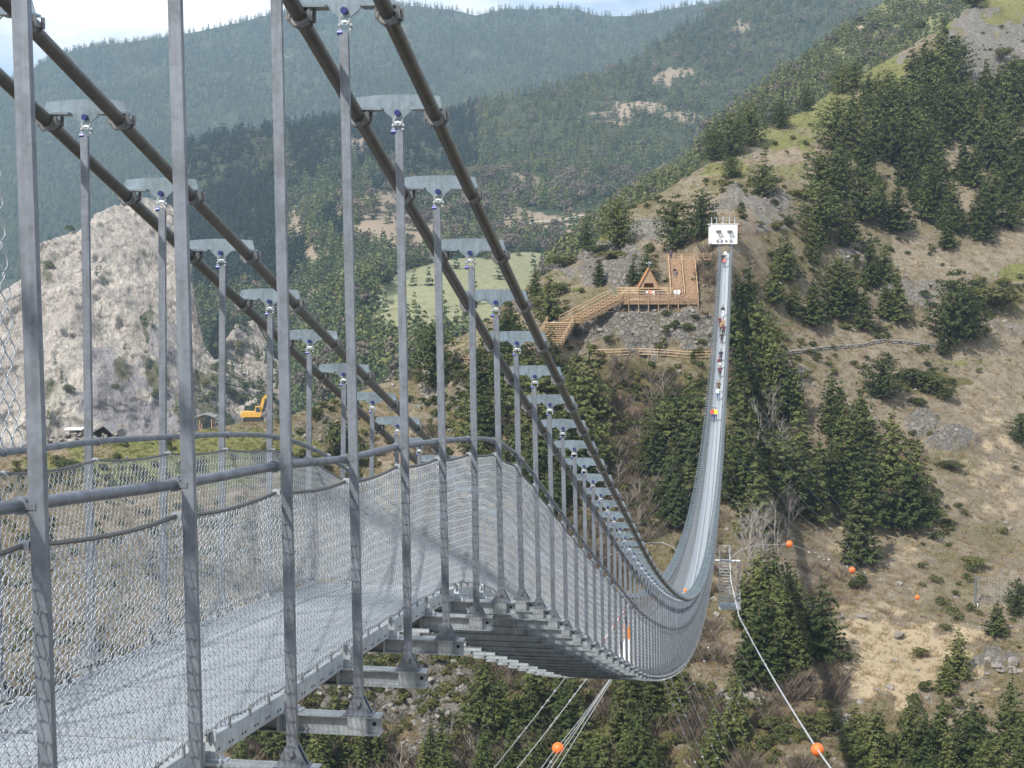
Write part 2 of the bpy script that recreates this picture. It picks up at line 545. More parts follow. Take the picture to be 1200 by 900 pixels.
# ------------------------------------------------------------------ terrain of the far bank (the hillside the bridge runs to)
T1 = TPS([(-200, 540, 290), (-200, 700, 240), (-200, 900, 185), (-200, 1180, 120), (0, 530, 284), (0, 600, 262), (0, 750, 220), (0, 900, 188), (0, 1180, 122),
          (150, 511, 282), (150, 600, 258), (150, 750, 218), (300, 494, 279), (300, 560, 263), (300, 650, 240), (300, 800, 208), (300, 900, 190), (300, 1180, 124),
          (400, 468, 283), (400, 540, 268), (470, 450, 284), (500, 500, 268), (500, 600, 246), (500, 700, 224), (500, 800, 205), (500, 900, 188),
          (520, 408, 290), (580, 410, 268), (560, 383, 290), (600, 350, 300), (640, 318, 312), (660, 360, 278), (660, 415, 262), (690, 415, 261), (700, 290, 312),
          (735, 245, 335), (740, 310, 285), (770, 350, 270), (770, 390, 264), (765, 415, 261), (835, 415, 262), (800, 300, 281), (848, 286, 275), (848, 250, 296),
          (800, 208, 348), (870, 165, 376), (900, 150, 386), (970, 108, 415), (1050, 62, 448), (1120, 22, 486), (1200, -60, 530), (1350, -160, 600),
          (700, 500, 246), (800, 500, 247), (700, 600, 228), (800, 600, 230), (700, 700, 208), (800, 700, 210), (600, 900, 182), (700, 800, 194), (700, 900, 180), (800, 800, 192), (800, 900, 178),
          (650, 1180, 122), (900, 300, 287), (900, 405, 272), (1000, 405, 283), (1090, 404, 292), (1100, 300, 322), (1200, 300, 332), (1200, 400, 305), (1200, 100, 430), (1000, 200, 350), (1100, 150, 395), (1100, 60, 440),
          (900, 500, 250), (1000, 500, 260), (1100, 500, 268), (1200, 500, 278), (900, 600, 230), (1000, 600, 240), (1100, 600, 246), (1200, 600, 252),
          (900, 700, 208), (1000, 700, 214), (1100, 700, 218), (1200, 700, 222), (950, 800, 188), (1080, 790, 196), (1200, 800, 196), (900, 900, 172), (1050, 900, 172), (1200, 900, 172),
          (1000, 1180, 118), (1350, 300, 345), (1350, 500, 290), (1350, 700, 230), (1350, 900, 172), (1350, 1180, 116)], 2e-3)
C1 = np.array([(-200, 560), (-60, 540), (0, 529), (50, 522), (100, 515), (150, 512), (200, 510), (250, 503), (300, 495), (340, 489), (370, 479), (400, 469), (430, 462), (470, 448), (490, 432),
               (512, 412), (540, 396), (560, 383), (600, 350), (640, 318), (660, 308), (700, 284), (735, 245), (760, 233), (800, 209), (830, 190), (870, 166), (900, 151), (935, 134), (970, 109),
               (1010, 86), (1050, 63), (1090, 41), (1120, 23), (1150, -2), (1200, -50), (1370, -165)], float)


def crest1(x):
    return np.interp(x, C1[:, 0], C1[:, 1])


ROCK1 = [(715, 312, 55, 22, 1), (760, 268, 30, 14, .8), (885, 238, 42, 16, .9), (765, 388, 75, 26, 1), (840, 395, 18, 22, .8), (690, 395, 45, 16, .6), (1160, 70, 75, 45, .9), (1130, 20, 20, 20, .8), (905, 262, 40, 20, .6),
         (1120, 515, 28, 14, 1), (1080, 497, 22, 12, .9), (932, 446, 16, 10, .9), (400, 830, 40, 40, .9), (455, 800, 60, 50, 1), (520, 830, 50, 60, .9), (1165, 772, 32, 16, .8), (868, 822, 40, 12, .9), (345, 515, 40, 8, .45), (385, 500, 40, 18, .6),
         (520, 460, 40, 40, .5), (845, 550, 18, 40, .8), (1070, 345, 40, 16, .7), (1010, 300, 25, 14, .7), (1180, 385, 40, 12, .5), (280, 850, 40, 30, .7), (760, 320, 20, 14, .5), (880, 175, 25, 10, .5)]
GREEN1 = [(1090, 30, 60, 14, 1), (1165, 25, 50, 26, 1), (1030, 85, 40, 16, .9), (980, 125, 40, 18, .8), (905, 165, 40, 14, .9), (845, 200, 26, 10, .8), (930, 205, 26, 16, .6), (220, 528, 170, 20, 1), (695, 288, 36, 14, .9), (735, 268, 26, 14, .9), (890, 157, 40, 10, .7), (960, 135, 50, 16, .9), (1190, 318, 28, 13, 1), (200, 548, 140, 26, .85), (60, 545, 60, 14, .5), (1165, 15, 60, 22, .8), (1000, 110, 60, 20, .6), (860, 180, 26, 8, .8),
          (940, 145, 30, 30, .6), (560, 395, 26, 18, .5), (300, 520, 80, 16, .5), (1130, 423, 60, 6, .5), (660, 330, 25, 25, .5)]
SCRUB1 = [(1150, 350, 55, 20, .9), (760, 445, 80, 24, .8), (700, 560, 90, 60, .6), (1090, 447, 40, 20, .8), (800, 560, 60, 60, .7), (560, 470, 60, 60, .6), (700, 850, 200, 60, .7), (950, 420, 60, 30, .5), (1010, 330, 60, 60, .5),
          (940, 300, 40, 40, .5), (900, 250, 30, 30, .4), (870, 860, 60, 40, .8), (120, 560, 60, 14, .6), (440, 790, 120, 60, .45), (1080, 590, 60, 40, .4), (380, 560, 60, 40, .6), (860, 215, 30, 20, .6), (1000, 870, 120, 30, .5)]
PALE1 = [(1055, 775, 130, 42, 1), (1010, 640, 60, 40, .4), (1150, 540, 60, 60, .4), (1040, 725, 60, 22, .5)]
BROWN1 = [(740, 500, 70, 60, .8), (880, 430, 40, 40, .6), (830, 330, 18, 40, .6), (910, 830, 60, 24, .6), (1040, 560, 50, 40, .7), (1060, 425, 70, 20, .4), (660, 620, 80, 50, .5), (880, 270, 40, 14, .6), (960, 690, 60, 40, .5)]


def masks1(x, y):
    nz = fbm(np.stack([x / 22.0, y / 14.0, 0 * x], -1), 4, 5)
    ol = np.clip(.30 + .55 * fbm(np.stack([x / 70.0, y / 45.0, 0 * x + 3], -1), 4, 15), 0, .62)
    return {'olive': ol, 'rock': blobs(x, y, ROCK1, nz + .25 * fbm(np.stack([x / 5.0, y / 4.0, 0 * x], -1), 2, 6)), 'green': blobs(x, y, GREEN1, nz), 'scrub': blobs(x, y, SCRUB1, -nz), 'pale': blobs(x, y, PALE1, nz), 'brown': blobs(x, y, BROWN1, nz)}


def surf1(x, y, want=False):
    x = np.asarray(x, float); y = np.asarray(y, float)
    P = pt(x, y, T1(x, y))
    mk = masks1(x, y)
    rk = mk['rock']
    d = 1.0 * fbm(P / 14.0, 3, 1) + 0.28 * fbm(P / 2.6, 3, 9)
    rid = fbm(P * np.array([1 / 3.4, 1 / 3.4, 1 / 5.0]), 4, 21, 0.55, True)
    d = d + rk * ((0.9 + 1.3 * np.clip((y - 770) / 20, 0, 1) * (x < 620)) * rid + 0.3 * fbm(P / 0.9, 2, 33))
    n = np.array([-0.1, -0.72, 0.69])
    P = P + d[..., None] * n
    return (P, mk) if want else P


xs = np.arange(-170, 1371, 3.2)
sv = np.linspace(0, 1, 300) ** 1.05
cy = crest1(xs)
YY = cy[None] + (1180 - cy)[None] * sv[:, None]
XX = np.broadcast_to(xs, YY.shape)
P1, mk1 = surf1(XX, YY, True)
# beyond the crest the ground rolls over and falls away behind
cr = P1[0]
dh = cr[:, :2] / np.linalg.norm(cr[:, :2], axis=1, keepdims=True)
back, bm_ = [], {k: [] for k in mk1}
for k in range(16, 0, -1):
    q = cr.copy(); s = 4.0 * k + 0.4 * k * k
    q[:, :2] += dh * s
    q[:, 2] -= 0.06 * s + 0.0045 * s * s
    q[:, 2] += 0.8 * fbm(q / 14.0, 3, 1)
    back.append(q)
    for m_ in bm_: bm_[m_].append(mk1[m_][0])
P1 = np.concatenate([np.array(back), P1])
mk1 = {k: np.concatenate([np.array(bm_[k]), mk1[k]]) for k in mk1}
M['hill'] = terrain_mat('dry_hillside', [('olive', (0.135, 0.125, 0.068), (0.20, 0.18, 0.105)), ('brown', (0.125, 0.09, 0.062), (0.185, 0.135, 0.10)), ('pale', (0.52, 0.425, 0.29), (0.40, 0.32, 0.21)), ('scrub', (0.10, 0.095, 0.04), (0.16, 0.14, 0.065)),
                                         ('green', (0.135, 0.15, 0.05), (0.215, 0.205, 0.085)), ('rock', (0.32, 0.30, 0.265), (0.17, 0.16, 0.145))],
                        ((0.20, 0.167, 0.122), (0.312, 0.266, 0.198)), (0.03, 0.35, 2.2), 1.0, 0.6, 'rock')
tag(link('hillside', grid_mesh('hillside', P1, M['hill'], mk1)), kind='structure')

# near bank under and behind the viewer, falling into the gorge
gx = np.linspace(-170, 170, 70); gy = np.linspace(-60, 100, 60)
GX, GY = np.meshgrid(gx, gy)
GZ = -4.2 - 0.02 * np.abs(GX) - np.where(GY > 0, 0.95 * GY, 0.06 * GY * -1.0 * -0.5)
GP = np.stack([GX, GY, GZ], -1)
GP[..., 2] += 0.7 * fbm(GP / 9.0, 3, 2) - 0.5
zz = {k: np.zeros(GX.shape) for k in mk1}
tag(link('near_bank', grid_mesh('near_bank', GP, M['hill'], zz)), kind='structure')


def layer(name, T, crest, xr, ybot, nrow, step, disp, mat, maskf, back=(10, 30.0, 0.25)):
    crest = np.array(crest, float)
    xs = np.arange(xr[0], xr[1], step)
    cy = np.interp(xs, crest[:, 0], crest[:, 1])
    s = np.linspace(0, 1, nrow)
    Y = cy[None] + (ybot - cy)[None] * s[:, None]
    X = np.broadcast_to(xs, Y.shape)

    def surf(x, y):
        P = pt(x, y, T(x, y))
        return disp(P, x, y)
    P = surf(X, Y)
    mk = maskf(X, Y)
    cr = P[0]; dh = cr[:, :2] / np.linalg.norm(cr[:, :2], axis=1, keepdims=True)
    bk = []
    for k in range(back[0], 0, -1):
        q = cr.copy(); q[:, :2] += dh * back[1] * k; q[:, 2] -= back[1] * k * back[2] * min(1, 0.3 + 0.1 * k)
        bk.append(q)
    P = np.concatenate([np.array(bk), P])
    mk = {k: np.concatenate([np.repeat(v[:1], back[0], 0), v]) for k, v in mk.items()}
    o = link(name, grid_mesh(name, P, mat, mk, True))
    tag(o, kind='structure')
    return surf, lambda x: np.interp(x, crest[:, 0], crest[:, 1])


# ------------------------------------------------------------------ far mountains, cliff, valley
T4 = TPS([(-300, 130, 3300), (0, 90, 3300), (300, 30, 3300), (600, 12, 3300), (900, -20, 3300), (1200, -40, 3300), (-300, 300, 2200), (0, 300, 2200), (300, 200, 2400), (600, 150, 2500), (900, 100, 2600), (1200, 100, 2600), (-300, 620, 1300), (300, 620, 1300), (900, 620, 1300)])
S4, K4 = layer('far_mountain', T4, [(-320, 150), (-60, 112), (0, 100), (38, 88), (60, 76), (110, 64), (150, 61), (200, 52), (250, 42), (290, 34), (320, 27), (380, 14), (430, 11), (500, 16), (560, 23), (600, 13), (650, 12), (700, 22), (745, 21), (780, 13), (830, 3), (900, -12), (1200, -60)],
               (-320, 1180), 620, 90, 8, lambda P, x, y: P + np.array([-.2, -.7, .6]) * (28 * fbm(P / 420.0, 4, 41))[..., None],
               terrain_mat('far_forest_floor', [('open', (0.24, 0.205, 0.15), (0.18, 0.15, 0.11))], ((0.03, 0.042, 0.024), (0.05, 0.062, 0.034)), (0.002, 0.012, 0.08), 0.4, 4.0),
               lambda x, y: {'open': blobs(x, y, [(345, 70, 20, 10, .5), (150, 130, 20, 20, .45), (470, 45, 16, 8, .5), (560, 70, 12, 10, .4), (640, 25, 14, 6, .5), (700, 60, 14, 10, .4)], fbm(np.stack([x / 30, y / 20, 0 * x], -1), 3, 8))}, (6, 150, .3))

T3 = TPS([(-300, 250, 1500), (100, 200, 1500), (220, 170, 1500), (400, 140, 1550), (600, 117, 1650), (700, 95, 1700), (830, 15, 1900), (1000, -60, 2000), (1150, -120, 2100), (300, 250, 1230), (500, 200, 1300), (700, 180, 1350), (800, 150, 1500), (560, 250, 1050), (420, 250, 1040), (690, 250, 1060), (900, 200, 1350),
          (300, 350, 1000), (460, 300, 830), (560, 305, 820), (650, 310, 840), (560, 345, 690), (480, 345, 680), (560, 385, 590), (430, 400, 590), (640, 345, 700), (300, 430, 900), (300, 560, 800), (560, 560, 420), (900, 400, 600), (900, 560, 430), (-200, 560, 900), (100, 400, 1000), (100, 560, 860), (1150, 200, 1300), (1150, 500, 500)])
C3 = [(-320, 480), (0, 440), (120, 330), (180, 262), (205, 205), (222, 172), (260, 160), (300, 154), (350, 147), (400, 140), (450, 134), (500, 128), (550, 122), (600, 117), (650, 111), (700, 96), (735, 76), (760, 61), (800, 33), (830, 15), (880, -16), (1000, -70), (1180, -140)]
OPEN3 = [(470, 268, 60, 22, 1), (620, 258, 60, 16, .9), (700, 262, 60, 26, .9), (760, 130, 22, 10, .95), (780, 95, 16, 12, .8), (730, 135, 16, 10, .8), (700, 140, 12, 8, .6), (800, 140, 20, 7, .8), (345, 265, 14, 26, .9), (370, 300, 16, 26, .7), (390, 245, 20, 18, .6), (420, 175, 18, 8, .7), (355, 185, 10, 5, .7), (870, 30, 14, 10, .6), (800, 85, 24, 8, .7),
         (440, 235, 30, 14, .9), (410, 300, 30, 20, .5), (350, 340, 20, 30, .6), (600, 215, 50, 10, .5), (920, 110, 12, 8, .5), (690, 60, 12, 6, .4)]
MEAD3 = [(560, 335, 100, 40, 1), (500, 350, 50, 44, 1), (480, 380, 50, 34, .95), (620, 315, 56, 24, .95), (540, 375, 60, 30, .95)]


def mask3(x, y):
    nz = fbm(np.stack([x / 26, y / 16, 0 * x], -1), 4, 14)
    return {'open': blobs(x, y, OPEN3, nz), 'meadow': blobs(x, y, MEAD3, nz * 0.5)}


S3, K3 = layer('mountain', T3, C3, (-320, 1180), 560, 150, 5,
               lambda P, x, y: P + np.array([-.2, -.7, .6]) * ((12 * fbm(P / 170.0, 4, 51)) * np.clip(1 - blobs(x, y, MEAD3, 0 * x), .1, 1))[..., None],
               terrain_mat('forest_floor', [('open', (0.29, 0.24, 0.175), (0.19, 0.15, 0.115)), ('meadow', (0.205, 0.225, 0.125), (0.235, 0.225, 0.14))], ((0.03, 0.042, 0.022), (0.055, 0.062, 0.032)), (0.004, 0.03, 0.25), 0.5, 2.0), mask3, (8, 60, .3))

T2 = TPS([(600, 330, 620), (740, 240, 660), (800, 200, 700), (900, 110, 780), (1000, 25, 860), (1120, -60, 960), (1250, -130, 1050), (800, 300, 560), (1000, 150, 680), (1150, 60, 760), (1000, 400, 460), (600, 450, 470), (1250, 100, 720), (1250, 400, 470)])
S2, K2 = layer('ridge', T2, [(590, 372), (650, 315), (700, 270), (740, 240), (770, 220), (800, 199), (830, 166), (860, 138), (900, 110), (950, 70), (1000, 28), (1030, 5), (1120, -60), (1300, -170)], (590, 1300), 430, 90, 5,
               lambda P, x, y: P + np.array([-.3, -.7, .6]) * (6 * fbm(P / 80.0, 4, 61))[..., None],
               terrain_mat('green_forest_floor', [('open', (0.33, 0.27, 0.19), (0.26, 0.22, 0.17))], ((0.10, 0.11, 0.05), (0.16, 0.16, 0.075)), (0.01, 0.06, 0.5), 0.5, 1.0),
               lambda x, y: {'open': blobs(x, y, [(1005, 30, 10, 8, .6), (920, 95, 6, 10, .5)], fbm(np.stack([x / 30, y / 20, 0 * x], -1), 3, 8))}, (6, 40, .3))

T5 = TPS([(-200, 440, 760), (0, 365, 780), (50, 315, 800), (130, 252, 850), (200, 236, 900), (300, 370, 830), (350, 440, 800), (-200, 640, 640), (0, 520, 690), (100, 400, 745), (100, 520, 690), (200, 330, 815), (200, 500, 715), (300, 520, 720), (400, 520, 720), (400, 640, 620), (0, 640, 630), (200, 640, 640), (480, 640, 620), (480, 530, 720)])


def disp5(P, x, y):
    nx = fbm(P * np.array([1 / 34.0, 1 / 34.0, 1 / 90.0]), 5, 71, 0.55, True)
    st = fbm(np.stack([P[..., 0] + .45 * P[..., 2], P[..., 1], P[..., 2] * .25], -1) / 11.0, 4, 75, 0.6, True)
    d = 6.5 * nx + 9 * fbm(P / 110.0, 3, 72) + 1.9 * st + 0.7 * fbm(P / 4.0, 3, 73, 0.6)
    return P + np.array([0.1, -.9, .35]) * d[..., None]


CL_GREEN = [(150, 440, 9, 40, .5), (178, 395, 7, 40, .55), (190, 455, 14, 30, .55), (75, 470, 20, 40, .5), (130, 330, 8, 20, .4), (250, 470, 40, 40, .6), (340, 470, 50, 30, .6), (60, 330, 14, 10, .5), (205, 255, 14, 8, .6)]
CL_GREY = [(190, 490, 70, 40, .9), (130, 470, 50, 60, .7), (250, 500, 60, 30, .9), (200, 420, 30, 50, .6), (330, 500, 60, 20, .8)]
S5, K5 = layer('cliff', T5, [(-220, 470), (-60, 405), (0, 362), (30, 332), (50, 312), (80, 284), (100, 271), (130, 253), (160, 240), (185, 237), (205, 247), (225, 285), (232, 350), (236, 400), (250, 420), (265, 402), (280, 385), (300, 378), (312, 400), (325, 425), (345, 438), (380, 452), (430, 480), (480, 520)], (-220, 480), 640, 260, 1.7,
               disp5, terrain_mat('cliff_rock', [('grey', (0.40, 0.38, 0.385), (0.28, 0.26, 0.265)), ('green', (0.12, 0.125, 0.06), (0.17, 0.155, 0.09))], ((0.60, 0.55, 0.485), (0.37, 0.335, 0.30)), (0.010, 0.06, 0.5), 1.0, 4.0, 'bare', (1.0, 1.0, 0.32), 1.6),
               lambda x, y: {'bare': np.ones(np.broadcast(x, y).shape), 'green': blobs(x, y, CL_GREEN, fbm(np.stack([x / 18, y / 18, 0 * x], -1), 4, 3)), 'grey': blobs(x, y, CL_GREY, fbm(np.stack([x / 25, y / 25, 0 * x], -1), 4, 4))}, (4, 20, .5))

# the valley road, a pale ribbon laid on the mountain's foot
def ribbon(name, S, pts, wid, mat, lift):
    pts = np.array(pts, float)
    x = np.linspace(pts[0, 0], pts[-1, 0], 60); y = np.interp(x, pts[:, 0], pts[:, 1])
    P = S(x, y); P[:, 2] = np.convolve(np.pad(P[:, 2], 4, 'edge'), np.ones(9) / 9, 'valid') + lift
    d = np.gradient(P, axis=0); nrm = np.stack([-d[:, 1], d[:, 0], 0 * d[:, 0]], 1); nrm /= np.linalg.norm(nrm, axis=1, keepdims=True)
    V = np.stack([P - nrm * wid / 2, P + nrm * wid / 2], 1)
    tag(link(name, grid_mesh(name, V, mat)), kind='structure')


M['road'] = simple('pale_road_surface', (0.50, 0.47, 0.42), 0.9, 0, 0.1, 0.2)
ribbon('road', S3, [(590, 260), (610, 256.5), (650, 254), (680, 251), (705, 247)], 6, M['road'], 2.5)

# floor under everything, out to the horizon
fl = grid_mesh('ground', np.stack([*np.meshgrid(np.linspace(-4400, 4400, 13), np.linspace(-500, 6300, 16)), np.full((16, 13), -330.0)], -1), M['hill'], {k: np.zeros((16, 13)) for k in mk1})
tag(link('ground', fl), kind='structure')

# ------------------------------------------------------------------ the suspension footbridge
def hermite(X, Y):
    X = np.array(X, float); Y = np.array(Y, float)
    h = np.diff(X); d = np.diff(Y) / h
    m = np.empty_like(X); m[0], m[-1] = d[0], d[-1]
    m[1:-1] = (d[:-1] * h[1:] + d[1:] * h[:-1]) / (h[:-1] + h[1:])

    def f(x):
        x = np.asarray(x, float)
        i = np.clip(np.searchsorted(X, x) - 1, 0, len(X) - 2)
        t = (x - X[i]) / h[i]
        return (Y[i] * (1 + 2 * t) * (1 - t) ** 2 + m[i] * h[i] * t * (1 - t) ** 2 + Y[i + 1] * t * t * (3 - 2 * t) + m[i + 1] * h[i] * t * t * (t - 1))
    return f


def para(z):
    t = (z - 8) / 264.0
    return 1.3 * (1 - t) + 2.8 * t - 0.36 * (z - 8) * (1 - t)


zk = [-4, 7.98, 9.23, 10.47, 11.72, 12.96, 14.21, 15.45, 16.7, 17.95, 19.19, 20.44, 21.68, 22.93, 24.17]
hk = [5.25, 1.283, .865, .444, .025, -.392, -.809, -1.217, -1.626, -2.03, -2.428, -2.815, -3.205, -3.594, -3.979]
zq = [32, 42, 55, 70, 90, 115, 140, 165, 190, 215, 240, 260, 272, 276]
CABLE = hermite(zk + zq, hk + [para(q) for q in zq])
zb = [-4, 0, 1.75, 4.28, 5.52, 6.86, 7.98, 9.23, 10.47, 11.72, 12.96, 14.21, 15.45, 16.7, 17.95]
hb = [-1.6, -1.75, -1.87, -2.07, -2.19, -2.30, -2.417, -2.507, -2.623, -2.751, -2.911, -3.178, -3.544, -3.959, -4.365]
zr = list(np.arange(20, 273, 6)) + [276]
PIN = hermite(zb + zr, hb + [float(CABLE(q)) - 2.345 for q in zr])
XC = -3.085                                    # bridge centre line
ROW = 1.0                                      # hanger row from the centre line, at the cables
FOOT = 1.045                                   # and at the beams
EDGE = 0.63                                    # half width of the deck
BAY = 1.246
ZS = np.array([1.75 + BAY * i for i in range(218)])
ZS = ZS[ZS < 272.2]
NB = len(ZS)
FINE, PARTS = 44, 150
bridge = empty('suspension_bridge', (XC, 0, 0), 'long grey steel suspension footbridge with wire mesh sides sagging across the gorge', 'footbridge')


def put(name, me, x, y, z, rot=None, parent=None):
    o = link(name, me, bridge if parent is None else parent, (x, y, z))
    if rot is not None: o.rotation_euler = rot
    return o


# cables: four in two pairs
zc = np.concatenate([np.arange(-4, 60, 0.6), np.arange(60, 274.1, 2.0)])
for s in (-1, 1):
    for e in (-.238, .238):
        mb = MB()
        mb.tube(np.stack([s * ROW + e + 0 * zc, zc, CABLE(zc) - .035], 1), .041, 14)
        mb.build('main_cable', M['cable'], bridge, smooth=40)

# saddle plates over each cable pair
def arc_plate(n=8):
    top = [(-.258 + .516 * k / n, .098 + .014 * (1 - ((k / n - .5) * 2) ** 2)) for k in range(n + 1)]
    return [(-.275, .03), (-.105, .03), (-.03, -.035), (.03, -.035), (.105, .03), (.275, .03)] + top[::-1]


mb = MB().prism(arc_plate(), -.007, .007)
for s in (-1, 1):
    mb.box((s * .185, -.03, .022), (.19, .075, .014)).box((s * .185, .035, .022), (.19, .06, .014))
plate_me = mb.mesh('saddle_plate', M['steel_plate'])
mb = MB()
a = np.linspace(PI * 1.08, PI * 1.92, 9)
for y0 in (-.05, .05):
    mb.tube(np.stack([.05 * np.cos(a), y0 + 0 * a, -.035 + .05 * np.sin(a)], 1), .008, 5)
mb.tube([(0, -.06, -.035), (0, .06, -.035)], .0455, 14)
for s in (-1, 1):
    for y0 in (-.05, .05):
        mb.tube([(s * .058, y0, -.05), (s * .058, y0, .012)], .011, 6)
    mb.box((s * .047, 0, -.03), (.016, .12, .03))
clamp_me = mb.mesh('cable_clamp', M['steel_dark'], 40)
ring = MB()
a = np.linspace(0, 2 * PI, 13)
ring.tube(np.stack([.026 * np.cos(a), 0 * a, -.045 + .03 * np.sin(a)], 1), .0085, 6, False)
a = np.linspace(-.2 * PI, 1.2 * PI, 11)
ring.tube(np.stack([.034 * np.cos(a), 0 * a + .004, -.085 + .03 * np.sin(a)], 1), .0095, 6)
ring_me = ring.mesh('shackle', M['steel_pale'], 40)
bolt_me = [MB().tube([(0, -.03, 0), (0, .03, 0)], .019, 8).mesh('shackle_bolt', M['bolt'], 40), MB().tube([(-.04, -.004, -.112), (-.012, -.004, -.112)], .015, 8).mesh('shackle_bolt', M['bolt'], 40)]

# hangers
_hc = {}


def hanger_me(Ln, s, detail):
    k = (round(Ln, 2), s, detail)
    if k not in _hc:
        mb = MB()
        lean = -.045 * s
        a, b = np.array([0, 0, -.045]), np.array([lean, 0, Ln])
        if detail:
            n = 6
            prof = [(-.024, 0)] + [(-.024 * math.cos(PI * q / n), .03 * math.sin(PI * q / n)) for q in range(n + 1)][1:-1] + [(.024, 0)]
            V = []
            sh = lean / (Ln + .045)
            for yy in (-.0145, .0145):
                V += [(-.024, yy, -.045), (.024, yy, -.045)] + [(lean - p[0], yy, Ln - .03 + p[1]) for p in prof]
            k2 = 2 + len(prof)
            mb.add(V, [tuple(range(k2)), tuple(range(2 * k2 - 1, k2 - 1, -1))] + [(i, k2 + i, k2 + (i + 1) % k2, (i + 1) % k2) for i in range(k2)])
        else:
            mb.beam(a, b, .048, .029, (0, 1, 0))
        _hc[k] = mb.mesh('hanger', M['steel'])
    return _hc[k]


mb = MB()
prof = [(-.072, -.062), (.072, -.062)] + [(.036 * math.cos(q), .005 + .036 * math.sin(q)) for q in np.linspace(.08 * PI, .92 * PI, 9)]
for yy in (-.029, .0165):
    mb.prism(prof, yy, yy + .0125)
mb.tube([(0, -.043, 0), (0, .043, 0)], .017, 8)
mb.box((0, 0, -.066), (.16, .105, .008))
foot_me = mb.mesh('foot_bracket', M['steel'], 30)
mb = MB().prism([(-.085, -.06), (.085, -.06), (.036, .03), (-.036, .03)], -.029, .029)
foot_far = mb.mesh('foot_bracket', M['steel'])

# cross beams
HB = FOOT + .125
mb = MB().box((0, 0, -.004), (2 * HB, .105, .008)).box((0, 0, -.052), (2 * HB, .007, .088)).box((0, 0, -.1), (2 * HB, .105, .008))
for s in (-1, 1):
    for q in (-.05, .05):
        mb.box((s * (FOOT) + q, 0, -.052), (.008, .098, .087))
    mb.box((s * FOOT, -.05, -.052), (.1, .006, .087)).box((s * FOOT, .05, -.052), (.1, .006, .087))
    mb.box((s * (EDGE - .02), -.046, -.052), (.01, .08, .087))
    mb.tube([(s * (HB - .04), -.006, -.05), (s * (HB - .04), .006, -.05)], .012, 8, m=1)
beam_me = mb.mesh('cross_beam', [M['steel_mid'], M['dark']])

for i, z in enumerate(ZS):
    H, B = float(CABLE(z)), float(PIN(z))
    put('cross_beam', beam_me, 0, z, B - .07)
hx_stuff, pl_stuff = MB(), MB()
for i, z in enumerate(ZS):
    H, B = float(CABLE(z)), float(PIN(z))
    for s in (-1, 1):
        Ln = H - .10 - B
        sway = rnd.uniform(-.004, .004)
        if i < PARTS:
            h = put('hanger', hanger_me(Ln, s, i < FINE), s * FOOT, z, B, (0, sway, 0))
            p = put('saddle_plate', plate_me, s * ROW, z, H)
            if i < FINE:
                link('foot_bracket', foot_me, h)
                q = link('shackle', ring_me, p)
                for bq in bolt_me: link('shackle_bolt', bq, p)
                for eq in (-.238, .238): link('cable_clamp', clamp_me, p, (eq, 0, 0))
            else:
                link('foot_bracket', foot_far, h)
        else:
            hx_stuff.beam((s * FOOT, z, B - .05), (s * ROW, z, H - .1), .048, .029, (0, 1, 0))
            pl_stuff.prism(arc_plate(2), z - .03, z + .03)
            pl_stuff.v[-1][:, 0] += s * ROW; pl_stuff.v[-1][:, 2] += H
tag(hx_stuff.build('hanger', M['steel'], bridge), kind='stuff')
tag(pl_stuff.build('saddle_plate', M['steel_plate'], bridge), kind='stuff')

# deck panels and edge channels, one per bay
ch_stuff = MB()
zz_top = lambda z: PIN(z) - .07
for i in range(NB - 1):
    z0, z1 = ZS[i], ZS[i + 1]
    h0, h1 = float(zz_top(z0)), float(zz_top(z1))
    ln = math.hypot(z1 - z0, h1 - h0); an = math.atan2(h1 - h0, z1 - z0)
    mb = MB()
    L0 = ln - (.028 if i < 40 else .012)
    if i < 40:
        for k in range(9):
            w_ = (L0 - .02) / 9
            mb.box((0, .012 + w_ * (k + .5), .092), (2 * EDGE - .02, w_ - .014, .012))
        for x_ in (-.5, -.17, .17, .5):
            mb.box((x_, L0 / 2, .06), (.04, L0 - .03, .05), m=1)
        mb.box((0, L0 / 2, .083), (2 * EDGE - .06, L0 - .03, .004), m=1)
    else:
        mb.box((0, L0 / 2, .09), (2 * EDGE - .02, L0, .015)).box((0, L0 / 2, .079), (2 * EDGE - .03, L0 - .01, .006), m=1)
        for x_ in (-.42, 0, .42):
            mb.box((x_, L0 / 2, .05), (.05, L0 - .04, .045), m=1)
    o = put('deck_panel', mb.mesh('deck_panel', [M['steel_pale'], M['steel_dark']]), 0, z0, h0, (an, 0, 0))  # second material paints underside shade on slab bottoms and ribs
    for s in (-1, 1):
        mb = MB()
        x_ = s * EDGE
        mb.box((x_ + s * .004, L0 / 2, .054), (.008, L0 - .05, .104))
        mb.box((x_ - s * .022, L0 / 2, .103), (.044, L0 - .05, .007)).box((x_ - s * .022, L0 / 2, .006), (.044, L0 - .05, .007))
        if i < 40:
            for k in range(6):
                for q in (-.022, .022):
                    yy = L0 * (k + .6) / 6.2 + q
                    mb.box((x_ + s * .0085, yy, .03), (.002, .018, .012), m=1)
            # bolted joint at the beam
            mb.box((x_ + s * .012, .012, .07), (.05, .012, .14)).box((x_ + s * .05, .03, .006), (.085, .07, .01))
            mb.tube([(x_ + s * .06, .03, .01), (x_ + s * .06, .03, .03)], .013, 6)
        if i < PARTS:
            put('edge_channel', mb.mesh('edge_channel', [M['steel_pale'], M['dark']]), 0, z0, h0, (an, 0, 0))
        else:
            R = np.array(Matrix.Rotation(an, 3, 'X'))
            for V, F in ((np.concatenate(mb.v), mb.f),):
                ch_stuff.add(V @ R.T + np.array([0, z0, h0]), F)
tag(ch_stuff.build('edge_channel', M['steel_pale'], bridge), kind='stuff')

